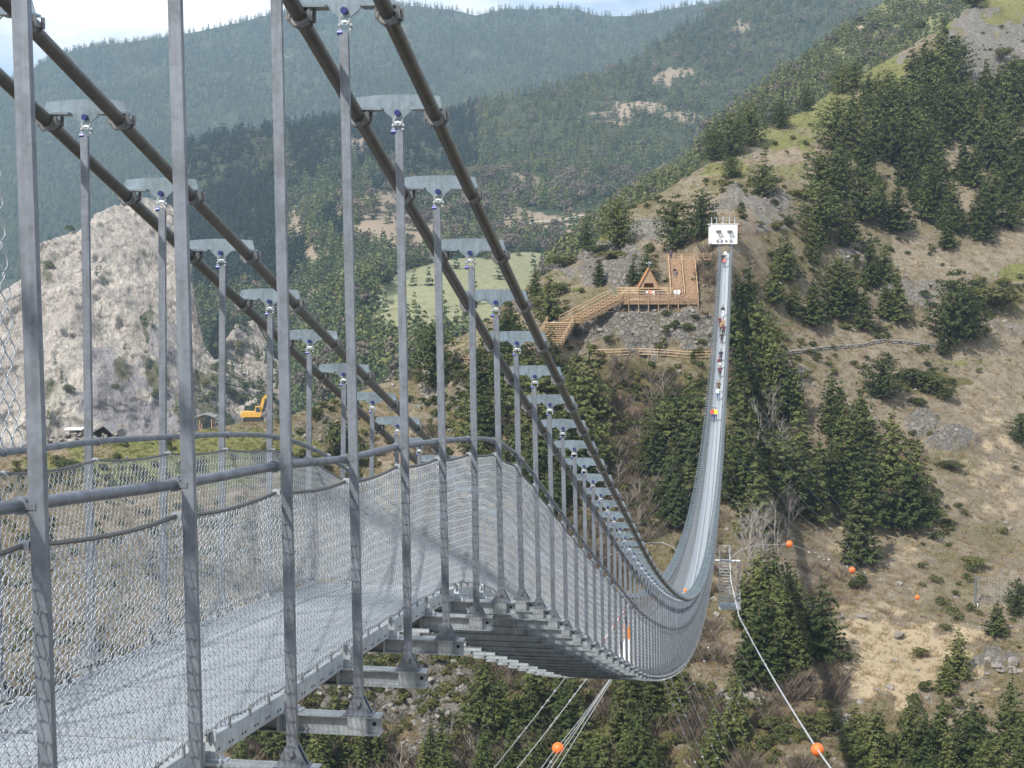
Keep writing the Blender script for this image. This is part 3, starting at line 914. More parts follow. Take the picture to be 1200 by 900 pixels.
# handrails, net ropes, nets
RAILX = ROW + .02 - .045
zf = np.concatenate([np.arange(0.6, 40, .2), np.arange(40, 272, 1.2)])


def rope_z(z):
    ph = ((z - ZS[0]) / BAY) % 1.0
    return PIN(z) + 1.33 - .12 - .022 * 4 * ph * (1 - ph)


for s in (-1, 1):
    mb = MB()
    mb.tube(np.stack([s * RAILX + 0 * zf, zf, PIN(zf) + 1.33], 1), .021, 10)
    for i, z in enumerate(ZS[:60]):
        dz = float(PIN(z + .05) - PIN(z - .05)) / .1
        c = np.array([s * RAILX, z, float(PIN(z)) + 1.33]); d = np.array([0, 1, dz]) / math.hypot(1, dz)
        mb.tube([c - d * .018, c + d * .018], .028, 10)
        mb.box(c + np.array([s * .03, 0, 0]), (.05, .035, .02))
        if i % 3 == 1:
            mb.tube([c + d * .55 - d * .03, c + d * .55 + d * .03], .0245, 10)
    mb.build('handrail', M['steel'], bridge, smooth=40)
    mb = MB()
    zr_ = np.concatenate([np.arange(1.75, 45, BAY / 10), np.arange(45, 272, BAY / 2)])
    mb.tube(np.stack([s * (RAILX + .005) + 0 * zr_, zr_, rope_z(zr_)], 1), .0085, 6)
    zl = np.arange(1.75, 60, BAY / 8)
    mb.tube(np.stack([s * (EDGE + .004) + 0 * zl, zl, PIN(zl) + .075 + .012 * np.sin(zl * 11)], 1), .006, 5)
    for z in np.arange(1.75, 40, BAY / 4):
        c = np.array([s * (EDGE + .004), z, float(PIN(z)) + .055])
        mb.box(c, (.012, .014, .06))
    mb.build('net_rope', M['rope'], bridge, smooth=50)

    for i, z in enumerate(ZS[:44]):
        MB().box((0, 0, 0), (.035, .03, .022)).build('rope_clip', M['steel_pale'], bridge, loc=(s * (RAILX + .012), z, float(rope_z(z)) + .003))


def net(top, bot, z0, z1, p, rows, sub, r, phase=0.0, sag=.0):
    """chain-link wires: neighbouring wavy wires hook into one another"""
    zs = np.arange(z0, z1, p)
    nv = rows * sub + 1
    v = np.linspace(0, 1, nv)
    wv = np.sin(PI * v * rows + PI / 2 * 0)
    if sub == 1:
        wv = np.where(np.arange(nv) % 2 == 0, 1.0, -1.0)
    else:
        wv = np.cos(PI * v * rows); wv = np.sign(wv) * np.abs(wv) ** .75
    sg = np.where(np.arange(len(zs)) % 2 == 0, 1.0, -1.0)[:, None]
    Z = zs[:, None] + .53 * p * wv[None] * sg
    A = top(Z); Bm = bot(Z)
    P = A * (1 - v)[None, :, None] + Bm * v[None, :, None]
    q = np.abs(np.sin(PI * v * rows))[None]
    P[..., 0] += sag * np.sin(PI * v)[None] + .006 * np.where(sg > 0, 1, -1) * (1 - q)
    P[..., 2] += .004 * fbm(np.stack([Z * 3, v[None] * 9 + 0 * Z, 0 * Z], -1), 2, 3) 
    n = 3
    a = np.arange(n) * 2 * PI / n + .4
    # fixed cross-section frame: across the net and along the bridge
    T = np.gradient(P, axis=1); T /= np.linalg.norm(T, axis=2, keepdims=True) + 1e-12
    X = np.cross(T, np.array([1.0, 0, .001])); X /= np.linalg.norm(X, axis=2, keepdims=True) + 1e-12
    Y = np.cross(X, T)
    V = P[:, :, None] + r * (X[:, :, None] * np.cos(a)[None, None, :, None] + Y[:, :, None] * np.sin(a)[None, None, :, None])
    k = len(zs)
    idx = np.arange(k * nv * n).reshape(k, nv, n)
    F = np.stack([idx[:, :-1], np.roll(idx, -1, 2)[:, :-1], np.roll(idx, -1, 2)[:, 1:], idx[:, 1:]], -1).reshape(-1, 4)
    return V.reshape(-1, 3), F


def net_obj(pieces):
    V, F, k = [], [], 0
    for v, f in pieces:
        V.append(v); F.append(f + k); k += len(v)
    me = tri_mesh('side_net', np.concatenate(V), np.concatenate(F), M['wire'])
    tag(link('side_net', me, bridge), kind='stuff')


for s in (-1, 1):
    top = lambda Z: np.stack([s * (RAILX + .005) + 0 * Z, Z, rope_z(Z)], -1)
    bot = lambda Z: np.stack([s * (EDGE + .008) + 0 * Z, Z, PIN(Z) + .06], -1)
    net_obj([net(top, bot, 1.8, 15, .031, 36, 3, .0026, sag=s * .02), net(top, bot, 15, 48, .042, 30, 2, .003, sag=s * .02), net(top, bot, 48, 271.5, .11, 12, 1, .0052, sag=s * .02)])
# taller protective net above the far handrail at the start of the bridge
ctop = lambda Z: np.stack([-1.19 + 0 * Z, Z, CABLE(Z) - .06], -1)
cbot = lambda Z: np.stack([-1.06 + 0 * Z, Z, PIN(Z) + 1.30], -1)
V, F = net(ctop, cbot, 4.2, 8.42, .066, 26, 4, .005)
tag(link('protective_net', tri_mesh('protective_net', V, F, M['wire']), bridge), kind='stuff')

# ------------------------------------------------------------------ trees, shrubs and ground cover
def quads_mesh(name, C, Nn, size, asp, mats, rg, trunk=None):
    """leaf sprays: one rhombus per centre C with normal Nn"""
    n = len(C)
    Nn = Nn / (np.linalg.norm(Nn, axis=1, keepdims=True) + 1e-9)
    t = rg.normal(size=(n, 3)); t -= Nn * (t * Nn).sum(1, keepdims=True); t /= np.linalg.norm(t, axis=1, keepdims=True)
    b = np.cross(Nn, t)
    s = (size * rg.uniform(.6, 1.4, n))[:, None]
    V = np.stack([C - t * s, C - b * s * asp + Nn * s * .2, C + t * s, C + b * s * asp + Nn * s * .2], 1).reshape(-1, 3)
    F = np.arange(4 * n).reshape(n, 4)
    return tri_mesh(name, V, F, mats)


def pine_crown(seed, kind, mat, nq=3000, size=.027):
    rg = np.random.default_rng(seed)
    C, Nn = [], []
    lev = {'cone': 17, 'round': 14, 'slim': 19, 'mini': 6}[kind]
    lean = rg.uniform(-.03, .03, 2)
    for i in range(lev):
        u = min(1.0, max(0.0, (i + rg.uniform(-.2, .2)) / (lev - 1)))
        h = .07 + .92 * np.clip(u, 0, 1)
        if kind == 'cone': R = .27 * (1 - u) ** .8 + .012
        elif kind == 'slim': R = .19 * (1 - u) ** .75 + .012
        elif kind == 'mini': R = .24 * (1 - u) ** .8 + .02
        else: R = .36 * max(0.02, 1 - (abs(u - .34) / .68) ** 1.9) ** .7
        nb = max(3, int(round(R * {'mini': 16, 'round': 36}.get(kind, 50))))
        a0 = rg.uniform(0, 6.28)
        for k in range(nb):
            a = a0 + 6.283 * k / nb + rg.uniform(-.35, .35)
            hb = h + rg.uniform(-.5, .5) * .92 / (lev - 1) * (1 if kind != 'mini' else .3)
            L_ = R * rg.choice([.55, .85, 1.0, 1.0, 1.2], p=[.1, .2, .3, .25, .15])
            m = max(1, int(L_ / (size * .62)))
            for q in range(m):
                f = (q + .75) / m
                r = L_ * f
                z = hb - .10 * L_ * f + .32 * L_ * f * f * (.4 if kind != 'round' else .9)
                p = np.array([math.cos(a) * r, math.sin(a) * r, z]) + rg.normal(0, .011, 3)
                p[:2] += lean * z
                for w_ in range(2 if kind == 'mini' else 3):
                    C.append(p + rg.normal(0, size * .33, 3) * [1, 1, .6])
                    Nn.append(np.array([math.cos(a) * .55, math.sin(a) * .55, .75]) + rg.normal(0, .5, 3))
    C = np.array(C); Nn = np.array(Nn)
    if len(C) > nq:
        k = rg.choice(len(C), nq, False); C, Nn = C[k], Nn[k]
    return quads_mesh('crown', C, Nn, np.full(len(C), size), .62 if kind == 'mini' else .42, mat, rg)


mb = MB()
a = np.linspace(0, 1, 8)
mb.tube(np.stack([.006 * np.sin(a * 7), .006 * np.cos(a * 5), -.04 + .98 * a], 1), .021 * (1 - a) + .003, 6)
for k in range(12):
    q = rnd.uniform(0, 6.28); h = .12 + .055 * k
    mb.tube([(0, 0, h), (math.cos(q) * .09, math.sin(q) * .09, h + .005), (math.cos(q) * .2 * (1 - h), math.sin(q) * .2 * (1 - h), h + .03)], [.007, .005, .002], 4)
trunk_me = mb.mesh('trunk', M['bark'])
CR = {'cone': [pine_crown(100 + k, 'cone', M['pine']) for k in range(4)], 'round': [pine_crown(200 + k, 'round', M['pine'], 3400, .027) for k in range(3)], 'slim': [pine_crown(300 + k, 'slim', M['pine']) for k in range(3)],
      'lit': [pine_crown(400 + k, 'slim', M['pine_lit'], 2200) for k in range(2)]}


def bare_tree(seed, mat):
    rg = random.Random(seed); mb = MB()

    def grow(p, d, ln, r, lv):
        q = p + d * ln * .5 + Vector((rg.uniform(-1, 1), rg.uniform(-1, 1), rg.uniform(-.3, .6))) * ln * .05
        e = q + (d + Vector((rg.uniform(-1, 1), rg.uniform(-1, 1), .25)) * .18).normalized() * ln * .5
        mb.tube([p, q, e], [r, r * .8, r * .55], 4 if lv < 2 else 3, False)
        if lv >= 4: return
        for k in range(3 if lv < 3 else 2):
            f = rg.uniform(.35, 1)
            b = p.lerp(e, f)
            a = rg.uniform(0, 6.28)
            nd = (d * 1.0 + Vector((math.cos(a), math.sin(a), .25)) * .75).normalized()
            grow(b, nd, ln * rg.uniform(.5, .72), r * .5, lv + 1)
    grow(Vector((0, 0, -.03)), Vector((0, 0, 1)), .46, .011, 0)
    grow(Vector((0, 0, .35)), Vector((.12, .05, 1)).normalized(), .34, .008, 1)
    return mb.mesh('branches', mat)


BARE = [bare_tree(k, M['bark_grey']) for k in range(4)]


def bush(seed, mat, n=700, size=.062, flat=1.0):
    rg = np.random.default_rng(seed)
    C, Nn = [], []
    lob = [(rg.uniform(-.34, .34), rg.uniform(-.3, .3), rg.uniform(.25, .6), rg.uniform(.26, .42)) for _ in range(6)]
    for k in range(n):
        l = lob[rg.integers(6)]
        d = rg.normal(size=3); d /= np.linalg.norm(d)
        if d[2] < -.3: d[2] *= -1
        p = np.array(l[:3]) + d * l[3] * rg.uniform(.7, 1.05)
        p[2] = max(.01, p[2] * flat)
        C.append(p); Nn.append(d + rg.normal(0, .4, 3) + [0, 0, .3])
    return quads_mesh('foliage', np.array(C), np.array(Nn), np.full(n, size), .6, mat, rg)


BUSH = [bush(k, M['shrub']) for k in range(4)]
mb = MB()
for k in range(6):
    q = k * 1.05
    mb.tube([(0, 0, -.06), (.1 * math.cos(q), .1 * math.sin(q), .22), (.26 * math.cos(q), .26 * math.sin(q), .5)], [.022, .016, .008], 4, False)
stem_me = mb.mesh('stem', M['bark'])


def tree_at(x, y, hpx, kind='cone', label=None, group=None, name='pine_tree', wide=1.0, P=None):
    if P is None: P = surf1(np.array([x]), np.array([y]))[0]
    t = float(P @ _F)
    h = hpx * t / FPX
    e = empty(name, P, label or 'tree', 'tree', group, rnd.uniform(0, 6.28))
    e.scale = (h * wide, h * wide, h)
    if kind == 'bare':
        link('branches', rnd.choice(BARE), e)
    else:
        link('trunk', trunk_me, e)
        link('crown', rnd.choice(CR[kind]), e)
    return e


def shrub_at(x, y, wpx, hpx, label, group=None, me=None):
    P = surf1(np.array([x]), np.array([y]))[0]
    t = float(P @ _F)
    e = empty('shrub', P, label, 'shrub', group, rnd.uniform(0, 6.28))
    e.scale = (wpx * t / FPX, wpx * t / FPX, hpx * t / FPX / .95)
    link('stem', stem_me, e)
    link('foliage', me or rnd.choice(BUSH), e)
    return e


def inside(poly, x, y):
    c = False; n = len(poly)
    for i in range(n):
        (x0, y0), (x1, y1) = poly[i], poly[i - 1]
        if (y0 > y) != (y1 > y) and x < (x1 - x0) * (y - y0) / (y1 - y0) + x0: c = not c
    return c


def fill(poly, n, sx, sy, seed):
    r = random.Random(seed)
    xs_ = [p[0] for p in poly]; ys_ = [p[1] for p in poly]
    o = []
    for _ in range(n * 60):
        x, y = r.uniform(min(xs_), max(xs_)), r.uniform(min(ys_), max(ys_))
        if inside(poly, x, y) and all(abs(x - a) > sx or abs(y - b) > sy for a, b in o):
            o.append((x, y))
            if len(o) >= n: break
    return o


# single trees that can be told apart
SOLO = [
    (724, 293, 60, 'round', 1.15, 'broad round pine on the green knoll left of the white anchor block'),
    (688, 293, 36, 'cone', 1.1, 'small pine at the left foot of the broad round pine on the knoll'),
    (790, 292, 66, 'round', 1.1, 'tall dense pine behind the triangular wooden hut, right of the broad round pine'),
    (822, 280, 62, 'round', 1.0, 'dark pine standing just left of the white anchor block'),
    (757, 331, 46, 'cone', 1.2, 'dark pine directly behind the triangular wooden hut'),
    (741, 333, 32, 'cone', 1.1, 'lower pine left of the triangular wooden hut'),
    (643, 378, 60, 'cone', 1.2, 'dark pine at the head of the lower stairs, beside the wooden staircase'),
    (626, 345, 38, 'cone', 1.1, 'slender pine on the rocky edge above the green valley meadow'),
    (510, 457, 78, 'round', 1.15, 'big bushy pine on the tan slope beneath the valley meadow'),
    (597, 402, 56, 'cone', 1.2, 'dark pine beside the left end of the footpath railing'),
    (702, 334, 34, 'slim', 1.4, 'little pine on the pale rocks above the wooden staircase'),
    (676, 398, 20, 'round', 1.2, 'small round pine growing against the wooden staircase'),
    (690, 505, 102, 'cone', 1.25, 'tall dark pine below the left end of the footpath railing'),
    (672, 470, 60, 'cone', 1.15, 'shorter pine leaning on the tall one below the footpath railing'),
    (945, 130, 28, 'round', 1.1, 'small dark pine alone on the grassy crest, uphill of the row of three'),
    (985, 108, 36, 'round', 1.2, 'dark pine on the crest left of the big stand'),
    (1002, 104, 32, 'round', 1.1, 'second dark pine on the crest touching the big stand'),
    (1104, 100, 76, 'cone', 1.25, 'highest and largest pine of the stand, against the grey scree'),
    (1084, 104, 62, 'cone', 1.2, 'pine at the left shoulder of the highest one, near the grey scree'),
    (1120, 96, 56, 'round', 1.2, 'wide dark pine spreading beneath the grey scree'),
    (857, 210, 26, 'round', 1.4, 'low bushy pine alone on the bare brown slope above the anchor block'),
    (893, 232, 44, 'round', 1.3, 'spreading pine on the rocks uphill and right of the anchor block'),
    (1115, 406, 88, 'round', 1.05, 'large round pine with a dark shadow at the right end of the stone wall'),
    (1138, 402, 62, 'round', 1.1, 'lower half of a twin pine, right of the large round one by the stone wall'),
    (1104, 416, 34, 'slim', 1.3, 'sapling in front of the large round pine by the stone wall'),
    (1034, 467, 56, 'round', 1.3, 'blue-green pine below the stone wall on the tan slope'),
    (1122, 795, 60, 'lit', 1.5, 'yellowish young pine on the pale straw patch'),
    (1107, 812, 48, 'lit', 1.5, 'second yellowish young pine, lower left of the one on the straw patch'),
    (1167, 747, 42, 'lit', 1.8, 'loose yellowish pine near the fence post on the right'),
    (1192, 722, 44, 'round', 1.1, 'green pine at the right border beside the fence post'),
    (735, 905, 48, 'lit', 1.6, 'bright yellow-green pine low in the gorge below the bridge'),
    (1022, 905, 86, 'cone', 1.2, 'tall dark pine beside the nearest orange ball on the right'),
    (1137, 905, 96, 'cone', 1.35, 'tallest dark pine along the bottom, beneath the straw patch'),
    (1184, 880, 86, 'cone', 1.2, 'dark pine at the bottom right corner'),
    (1196, 522, 34, 'round', 1.3, 'dark bush-like pine alone at the right border on the tan slope'),
]
for x, y, h, k, wd, lab in SOLO:
    tree_at(x, y, h, k, lab, wide=wd)
for j, (x, y, h) in enumerate([(836, 189, 40), (856, 181, 50), (878, 171, 52), (914, 151, 34)]):
    tree_at(x, y, h, 'round', ['smallest pine at the lower end of the row on the crest', 'second pine up in the row on the crest', 'third and tallest pine in the row on the crest', 'last pine of the crest row, a little apart uphill'][j], 'pines in a row on the crest', wide=1.15)

STANDS = [
    ('large stand high on the right slope', 'pines of the large upper right stand', [(960, 195), (1015, 130), (1070, 110), (1140, 105), (1215, 125), (1215, 285), (1140, 300), (1080, 300), (1040, 285), (1000, 250), (955, 240)], 72, 9, 7, (48, 70), ('cone', 'cone', 'round', 'slim'), 1.15),
    ('rocky slope above the stone wall', 'pines on the rocky slope above the stone wall', [(905, 300), (960, 260), (1020, 300), (1060, 320), (1060, 392), (1000, 395), (945, 392), (905, 385)], 17, 11, 8, (40, 68), ('cone', 'slim', 'lit', 'round'), 1.2),
    ('ravine wood right of the bridge', 'pines of the ravine wood right of the bridge', [(858, 385), (880, 380), (900, 470), (955, 475), (1000, 480), (1020, 525), (1070, 590), (1075, 615), (1010, 670), (960, 660), (905, 650), (858, 620)], 34, 12, 11, (72, 105), ('cone', 'cone', 'slim', 'slim', 'round'), 1.15),
    ('clump below the access platform', 'pines in the clump below the access platform', [(868, 730), (900, 700), (950, 735), (975, 790), (930, 810), (880, 805)], 15, 12, 9, (68, 96), ('cone', 'cone', 'slim'), 1.2),
    ('row along the bottom right of the gorge', 'pines along the bottom right of the gorge', [(985, 925), (1000, 880), (1060, 880), (1110, 890), (1160, 895), (1210, 890), (1210, 940), (985, 940)], 17, 14, 8, (52, 84), ('cone', 'slim', 'lit', 'cone'), 1.25),
    ('wood deep under the bridge deck', 'pines deep under the bridge deck', [(560, 860), (700, 815), (860, 850), (880, 900), (850, 960), (560, 960)], 28, 14, 9, (60, 92), ('cone', 'slim', 'cone', 'lit'), 1.2),
    ('crags under the near deck', 'pines among the crags under the deck', [(240, 960), (250, 880), (330, 850), (430, 870), (480, 900), (560, 880), (560, 960)], 22, 14, 9, (55, 90), ('cone', 'slim', 'slim', 'lit'), 1.2),
    ('slope behind the hangers below the footpath', 'pines behind the hangers below the footpath', [(530, 500), (560, 440), (640, 430), (665, 500), (700, 560), (640, 640), (570, 590)], 24, 13, 9, (50, 85), ('cone', 'round', 'cone'), 1.25),
    ('brushy slope left of the far bridge', 'pines on the brushy slope left of the far bridge', [(765, 560), (800, 500), (828, 540), (815, 620), (780, 660), (745, 640)], 12, 11, 9, (50, 75), ('round', 'cone', 'lit'), 1.3),
]
n_pine = len(SOLO) + 4


def name_by_place(new, lab):
    """labels from each plant's look and its place in the stand"""
    xm, ym = [q[2] for q in new], [q[3] for q in new]
    xq, yq = np.quantile(xm, [.33, .67]), np.quantile(ym, [.33, .67])
    same = {}
    for o, look, x, y in new:
        where = ('upper', 'middle', 'lower')[int(np.searchsorted(yq, y))] + ' ' + ('left', 'centre', 'right')[int(np.searchsorted(xq, x))]
        same.setdefault((look, where.replace('middle centre', 'middle')), []).append((x, o))
    for (look, where), qs in same.items():
        qs.sort(key=lambda q: q[0])
        for i, (x, o) in enumerate(qs):
            n_ = len(qs)
            pre = '' if n_ == 1 else ('leftmost ' if i == 0 else 'rightmost ' if i == n_ - 1 else 'mid ' if n_ == 3 else 'second ' if i == 1 else 'fourth ' if i == n_ - 2 else 'middle ')
            o['label'] = pre + look + ', ' + where + ' of the ' + lab


for lab, grp, poly, n, sx, sy, hr, kinds, wd in STANDS:
    pos = fill(poly, n, sx, sy, len(lab))
    A = np.array(pos)
    PP = surf1(A[:, 0], A[:, 1])
    new = []
    look_of = {'cone': 'cone-shaped pine', 'slim': 'slender pine', 'round': 'bushy pine', 'lit': 'yellowish pine'}
    xm, ym = A[:, 0], A[:, 1]
    xq, yq = np.quantile(xm, [.33, .67]), np.quantile(ym, [.33, .67])
    hm = .5 * (hr[0] + hr[1])
    for (x, y), P in zip(pos, PP):
        if n_pine >= 298: break
        h = rnd.uniform(*hr); kd = rnd.choice(kinds)
        o = tree_at(x, y, h, kd, lab, grp, wide=wd * rnd.uniform(.9, 1.15), P=P)
        new.append((o, ('tall ' if h > hm else 'shorter ') + look_of[kd], x, y))
        n_pine += 1
    name_by_place(new, lab)
print('pines', n_pine)

for lab, grp, pts, hr in [
    ('grey trees under the access platform', 'leafless trees under the access platform', fill([(855, 700), (865, 650), (905, 630), (925, 700), (880, 730)], 20, 6, 4, 5), (55, 85)),
    ('brushy slope left of the far bridge', 'leafless trees on the brushy slope', fill([(700, 520), (780, 450), (830, 470), (800, 640), (740, 640)], 22, 9, 7, 6), (28, 46)),
    ('ravine wood', 'leafless trees in the ravine wood', fill([(880, 480), (930, 560), (990, 600), (940, 650), (890, 620)], 14, 9, 7, 8), (60, 85)),
    ('crags under the deck', 'leafless trees among the crags', fill([(440, 920), (500, 860), (560, 840), (640, 860), (640, 920)], 8, 14, 8, 9), (38, 60)),
    ('brush right of the far bridge', 'leafless trees beside the upper wood', fill([(868, 400), (905, 380), (915, 450), (880, 470)], 7, 7, 7, 10), (34, 50))]:
    new = []
    for x, y in pts:
        h = rnd.uniform(*hr)
        new.append((tree_at(x, y, h, 'bare', lab, grp, name='bare_tree', wide=1.1), ('tall' if h > .5 * (hr[0] + hr[1]) else 'shorter') + ' leafless tree', x, y))
    name_by_place(new, lab)

SHR = [(1072, 452, 38, 22, 'dark juniper shrub touching the blue-green pine below the stone wall'), (1092, 462, 34, 22, 'second juniper shrub right of the blue-green pine'), (1108, 470, 24, 16, 'last juniper shrub of the clump right of the blue-green pine'), (1075, 475, 20, 10, 'low juniper in front of the clump by the blue-green pine'),
       (1110, 549, 28, 11, 'flat green shrub alone on the tan slope below the rock outcrop'), (1140, 663, 30, 12, 'flat dark shrub alone on the open tan slope'), (1070, 524, 22, 15, 'rounded green shrub left of the small rock outcrop'), (1150, 356, 60, 22, 'broad olive juniper patch right of the large round pine'), (1168, 360, 40, 18, 'olive juniper at the right end of the broad patch'),
       (995, 774, 18, 11, 'round green shrub on the bare slope right of the clump of pines'), (967, 852, 34, 18, 'low green shrub above the small stone pile'), (1078, 770, 20, 12, 'dry pale shrub on the straw patch'), (1108, 738, 16, 8, 'small olive shrub above the straw patch'), (905, 225, 24, 10, 'low juniper on the rocks below the spreading pine'),
       (940, 235, 30, 14, 'green juniper at the foot of the big stand'), (910, 272, 20, 12, 'small shrub on the grey rock right of the anchor block'), (925, 270, 16, 16, 'upright shrub on the grey rock right of the anchor block'), (1055, 110, 20, 12, 'low shrub at the upper edge of the stand'), (1173, 72, 22, 16, 'olive shrub in the grey scree near the top right'), (1192, 82, 20, 14, 'second olive shrub in the grey scree'),
       (1145, 10, 30, 12, 'heather green shrub on the grassy top right'), (1078, 35, 16, 12, 'small dark shrub on the ridge line at the top'), (225, 551, 40, 16, 'rounded dark shrub on the left meadow behind the net'), (75, 552, 30, 14, 'dark shrub at the left end of the meadow'), (305, 541, 36, 16, 'olive shrub on the meadow below the digger'), (395, 535, 40, 44, 'tall dark juniper on the rocky left slope'),
       (372, 500, 14, 22, 'narrow dark juniper on the rocky crest right of the digger'), (360, 560, 40, 24, 'olive juniper low on the rocky left slope'), (420, 545, 26, 26, 'dark juniper near the tall one on the left slope'), (715, 305, 40, 14, 'bright green juniper at the foot of the broad round pine'), (660, 312, 30, 14, 'bright green juniper on the edge of the knoll'), (700, 300, 30, 12, 'green juniper under the small pine on the knoll'),
       (655, 345, 24, 16, 'green shrub on the rocky slope above the staircase'), (715, 365, 18, 10, 'green shrub under the wooden staircase'), (733, 364, 16, 10, 'low shrub beneath the left corner of the wooden deck'), (875, 408, 40, 30, 'dark shrub at the right edge of the bridge above the wood'), (870, 350, 22, 18, 'green shrub right of the bridge near its far end'), (885, 345, 18, 14, 'smaller green shrub right of the bridge near its far end'),
       (180, 640, 16, 34, 'narrow dark juniper seen through the net on the left slope'), (1060, 600, 26, 14, 'shrub at the right edge of the ravine wood'), (1090, 592, 20, 10, 'low olive shrub right of the ravine wood'), (1100, 880, 30, 18, 'green shrub among the bottom right pines'), (1010, 690, 18, 22, 'yellow-green bush under the middle orange ball'), (560, 425, 30, 18, 'green shrub near the left end of the footpath'),
       (1000, 690, 14, 14, 'small bush beside the yellow-green one under the middle orange ball'), (545, 450, 24, 14, 'olive shrub on the tan slope right of the big bushy pine'), (625, 360, 24, 14, 'dark green shrub above the lower stairs')]
for x, y, wpx, hpx, lab in SHR:
    shrub_at(x, y, wpx, hpx, lab)


# ground cover and far woods, too many to count
def scatter(name, P, sc, protos, ix=None, tilt=None):
    me = bpy.data.meshes.new(name)
    me.vertices.add(len(P)); me.vertices.foreach_set('co', np.asarray(P, np.float32).reshape(-1))
    for k, v in (('sc', sc), ('rz', rng.uniform(0, 6.28, len(P)))):
        at = me.attributes.new(k, 'FLOAT', 'POINT'); at.data.foreach_set('value', np.asarray(v, np.float32))
    at = me.attributes.new('ix', 'INT', 'POINT')
    at.data.foreach_set('value', (rng.integers(0, len(protos), len(P)) if ix is None else ix).astype(np.int32))
    o = tag(link(name, me), kind='stuff')
    c = bpy.data.collections.new(name + '_kinds')
    for k, m_ in enumerate(protos):
        q = bpy.data.objects.new('kind_%03d' % k, m_); c.objects.link(q)
    g = bpy.data.node_groups.new(name, 'GeometryNodeTree')
    g.interface.new_socket('Geometry', in_out='INPUT', socket_type='NodeSocketGeometry')
    g.interface.new_socket('Geometry', in_out='OUTPUT', socket_type='NodeSocketGeometry')
    N, L = g.nodes.new, g.links.new
    gi, go = N('NodeGroupInput'), N('NodeGroupOutput')
    ci = N('GeometryNodeCollectionInfo'); ci.inputs['Collection'].default_value = c
    ci.inputs['Separate Children'].default_value = True; ci.inputs['Reset Children'].default_value = True
    ip = N('GeometryNodeInstanceOnPoints'); ip.inputs['Pick Instance'].default_value = True

    def attr(nm, ty):
        a = N('GeometryNodeInputNamedAttribute'); a.data_type = ty; a.inputs['Name'].default_value = nm
        return a.outputs['Attribute']
    cx = N('ShaderNodeCombineXYZ'); L(attr('rz', 'FLOAT'), cx.inputs['Z'])
    er = N('FunctionNodeEulerToRotation'); L(cx.outputs[0], er.inputs[0])
    L(gi.outputs[0], ip.inputs['Points']); L(ci.outputs[0], ip.inputs['Instance'])
    L(attr('ix', 'INT'), ip.inputs['Instance Index']); L(er.outputs[0], ip.inputs['Rotation']); L(attr('sc', 'FLOAT'), ip.inputs['Scale'])
    L(ip.outputs[0], go.inputs[0])
    md = o.modifiers.new('scatter', 'NODES'); md.node_group = g
    return o


def blades(seed, n, hh, ww, mat, spread=.5, up=1.0, name='tuft'):
    rg = np.random.default_rng(seed)
    V = []
    for k in range(n):
        a = rg.uniform(0, 6.28); r = rg.uniform(0, spread)
        b = np.array([math.cos(a) * r, math.sin(a) * r, -.08])
        d = np.array([math.cos(a + rg.normal(0, .6)) * .7, math.sin(a + rg.normal(0, .6)) * .7, up]) * hh * rg.uniform(.6, 1.2)
        s = np.cross(d, rg.normal(size=3)); s = s / np.linalg.norm(s) * ww
        V += [b - s, b + s, b + d * .6 + s * .7 + [0, 0, .08 * hh], b + d]
    return tri_mesh(name, np.array(V), np.arange(4 * n).reshape(n, 4), mat)


def stone_me(seed, mat):
    bm = bmesh.new(); bmesh.ops.create_icosphere(bm, subdivisions=2, radius=.5)
    rg = random.Random(seed)
    for _ in range(9):
        nrm = Vector((rg.gauss(0, 1), rg.gauss(0, 1), rg.gauss(0, 1))).normalized(); dd = rg.uniform(.22, .42)
        for v in bm.verts:
            q = v.co.dot(nrm) - dd
            if q > 0: v.co -= nrm * q
    for v in bm.verts: v.co.z *= .75
    me = bpy.data.meshes.new('stone'); bm.to_mesh(me); bm.free(); me.materials.append(mat)
    return me


STONES = [stone_me(k, M['rockgrey']) for k in range(5)]


def rand_on1(n, seed):
    rg = np.random.default_rng(seed)
    x = rg.uniform(-60, 1260, n); c = crest1(x)
    y = c + 1.0 + (985 - c) * rg.uniform(0, 1, n) ** 1.15
    return x, y


x, y = rand_on1(60000, 1)
P, mk = surf1(x, y, True)
keep = rng.uniform(0, 1, len(x)) > np.clip(mk['rock'] * .8 + mk['scrub'] * .6 + mk['pale'] * .35 + mk['green'], 0, 1)
gk = (mk['green'] > .35) & (rng.uniform(0, 1, len(x)) > mk['rock'])
scatter('green_grass', P[gk], rng.uniform(.3, .7, gk.sum()), [blades(20 + k, 18, .7, .035, M['greengrass'], .6, .9) for k in range(3)])
scatter('dry_grass', P[keep], rng.uniform(.35, .85, keep.sum()), [blades(k, 16, .8, .035, M['drygrass'], .55, .9) for k in range(4)])
x, y = rand_on1(17000, 2)
P, mk = surf1(x, y, True)
zone = fbm(np.stack([x / 45, y / 30, 0 * x], -1), 3, 77)
keep = rng.uniform(0, 1, len(x)) < np.clip(mk['scrub'] * .9 + .22 * (zone > .25) + .03 - mk['pale'], 0, 1)
scatter('low_scrub', P[keep], rng.uniform(.7, 1.9, keep.sum()), [bush(50 + k, M['shrub'], 220, .1, .75) for k in range(4)])
x, y = rand_on1(16000, 3)
P, mk = surf1(x, y, True)
zone = fbm(np.stack([x / 60, y / 40, 0 * x], -1), 3, 78)
wild = ((x < 850) & (y > 430) & (x > 480)) | ((y > 790) & (x < 1000))
keep = rng.uniform(0, 1, len(x)) < np.clip((mk['brown'] * np.where(wild | (x < 850), .8, .25) + .55 * (wild & (zone > -.1)) - mk['rock'] * .6), 0, 1)
scatter('bare_brush', P[keep], rng.uniform(1.0, 2.6, keep.sum()), [blades(60 + k, 42, .9, .012, M['brush'], .3, 1.1, 'twigs') for k in range(4)])
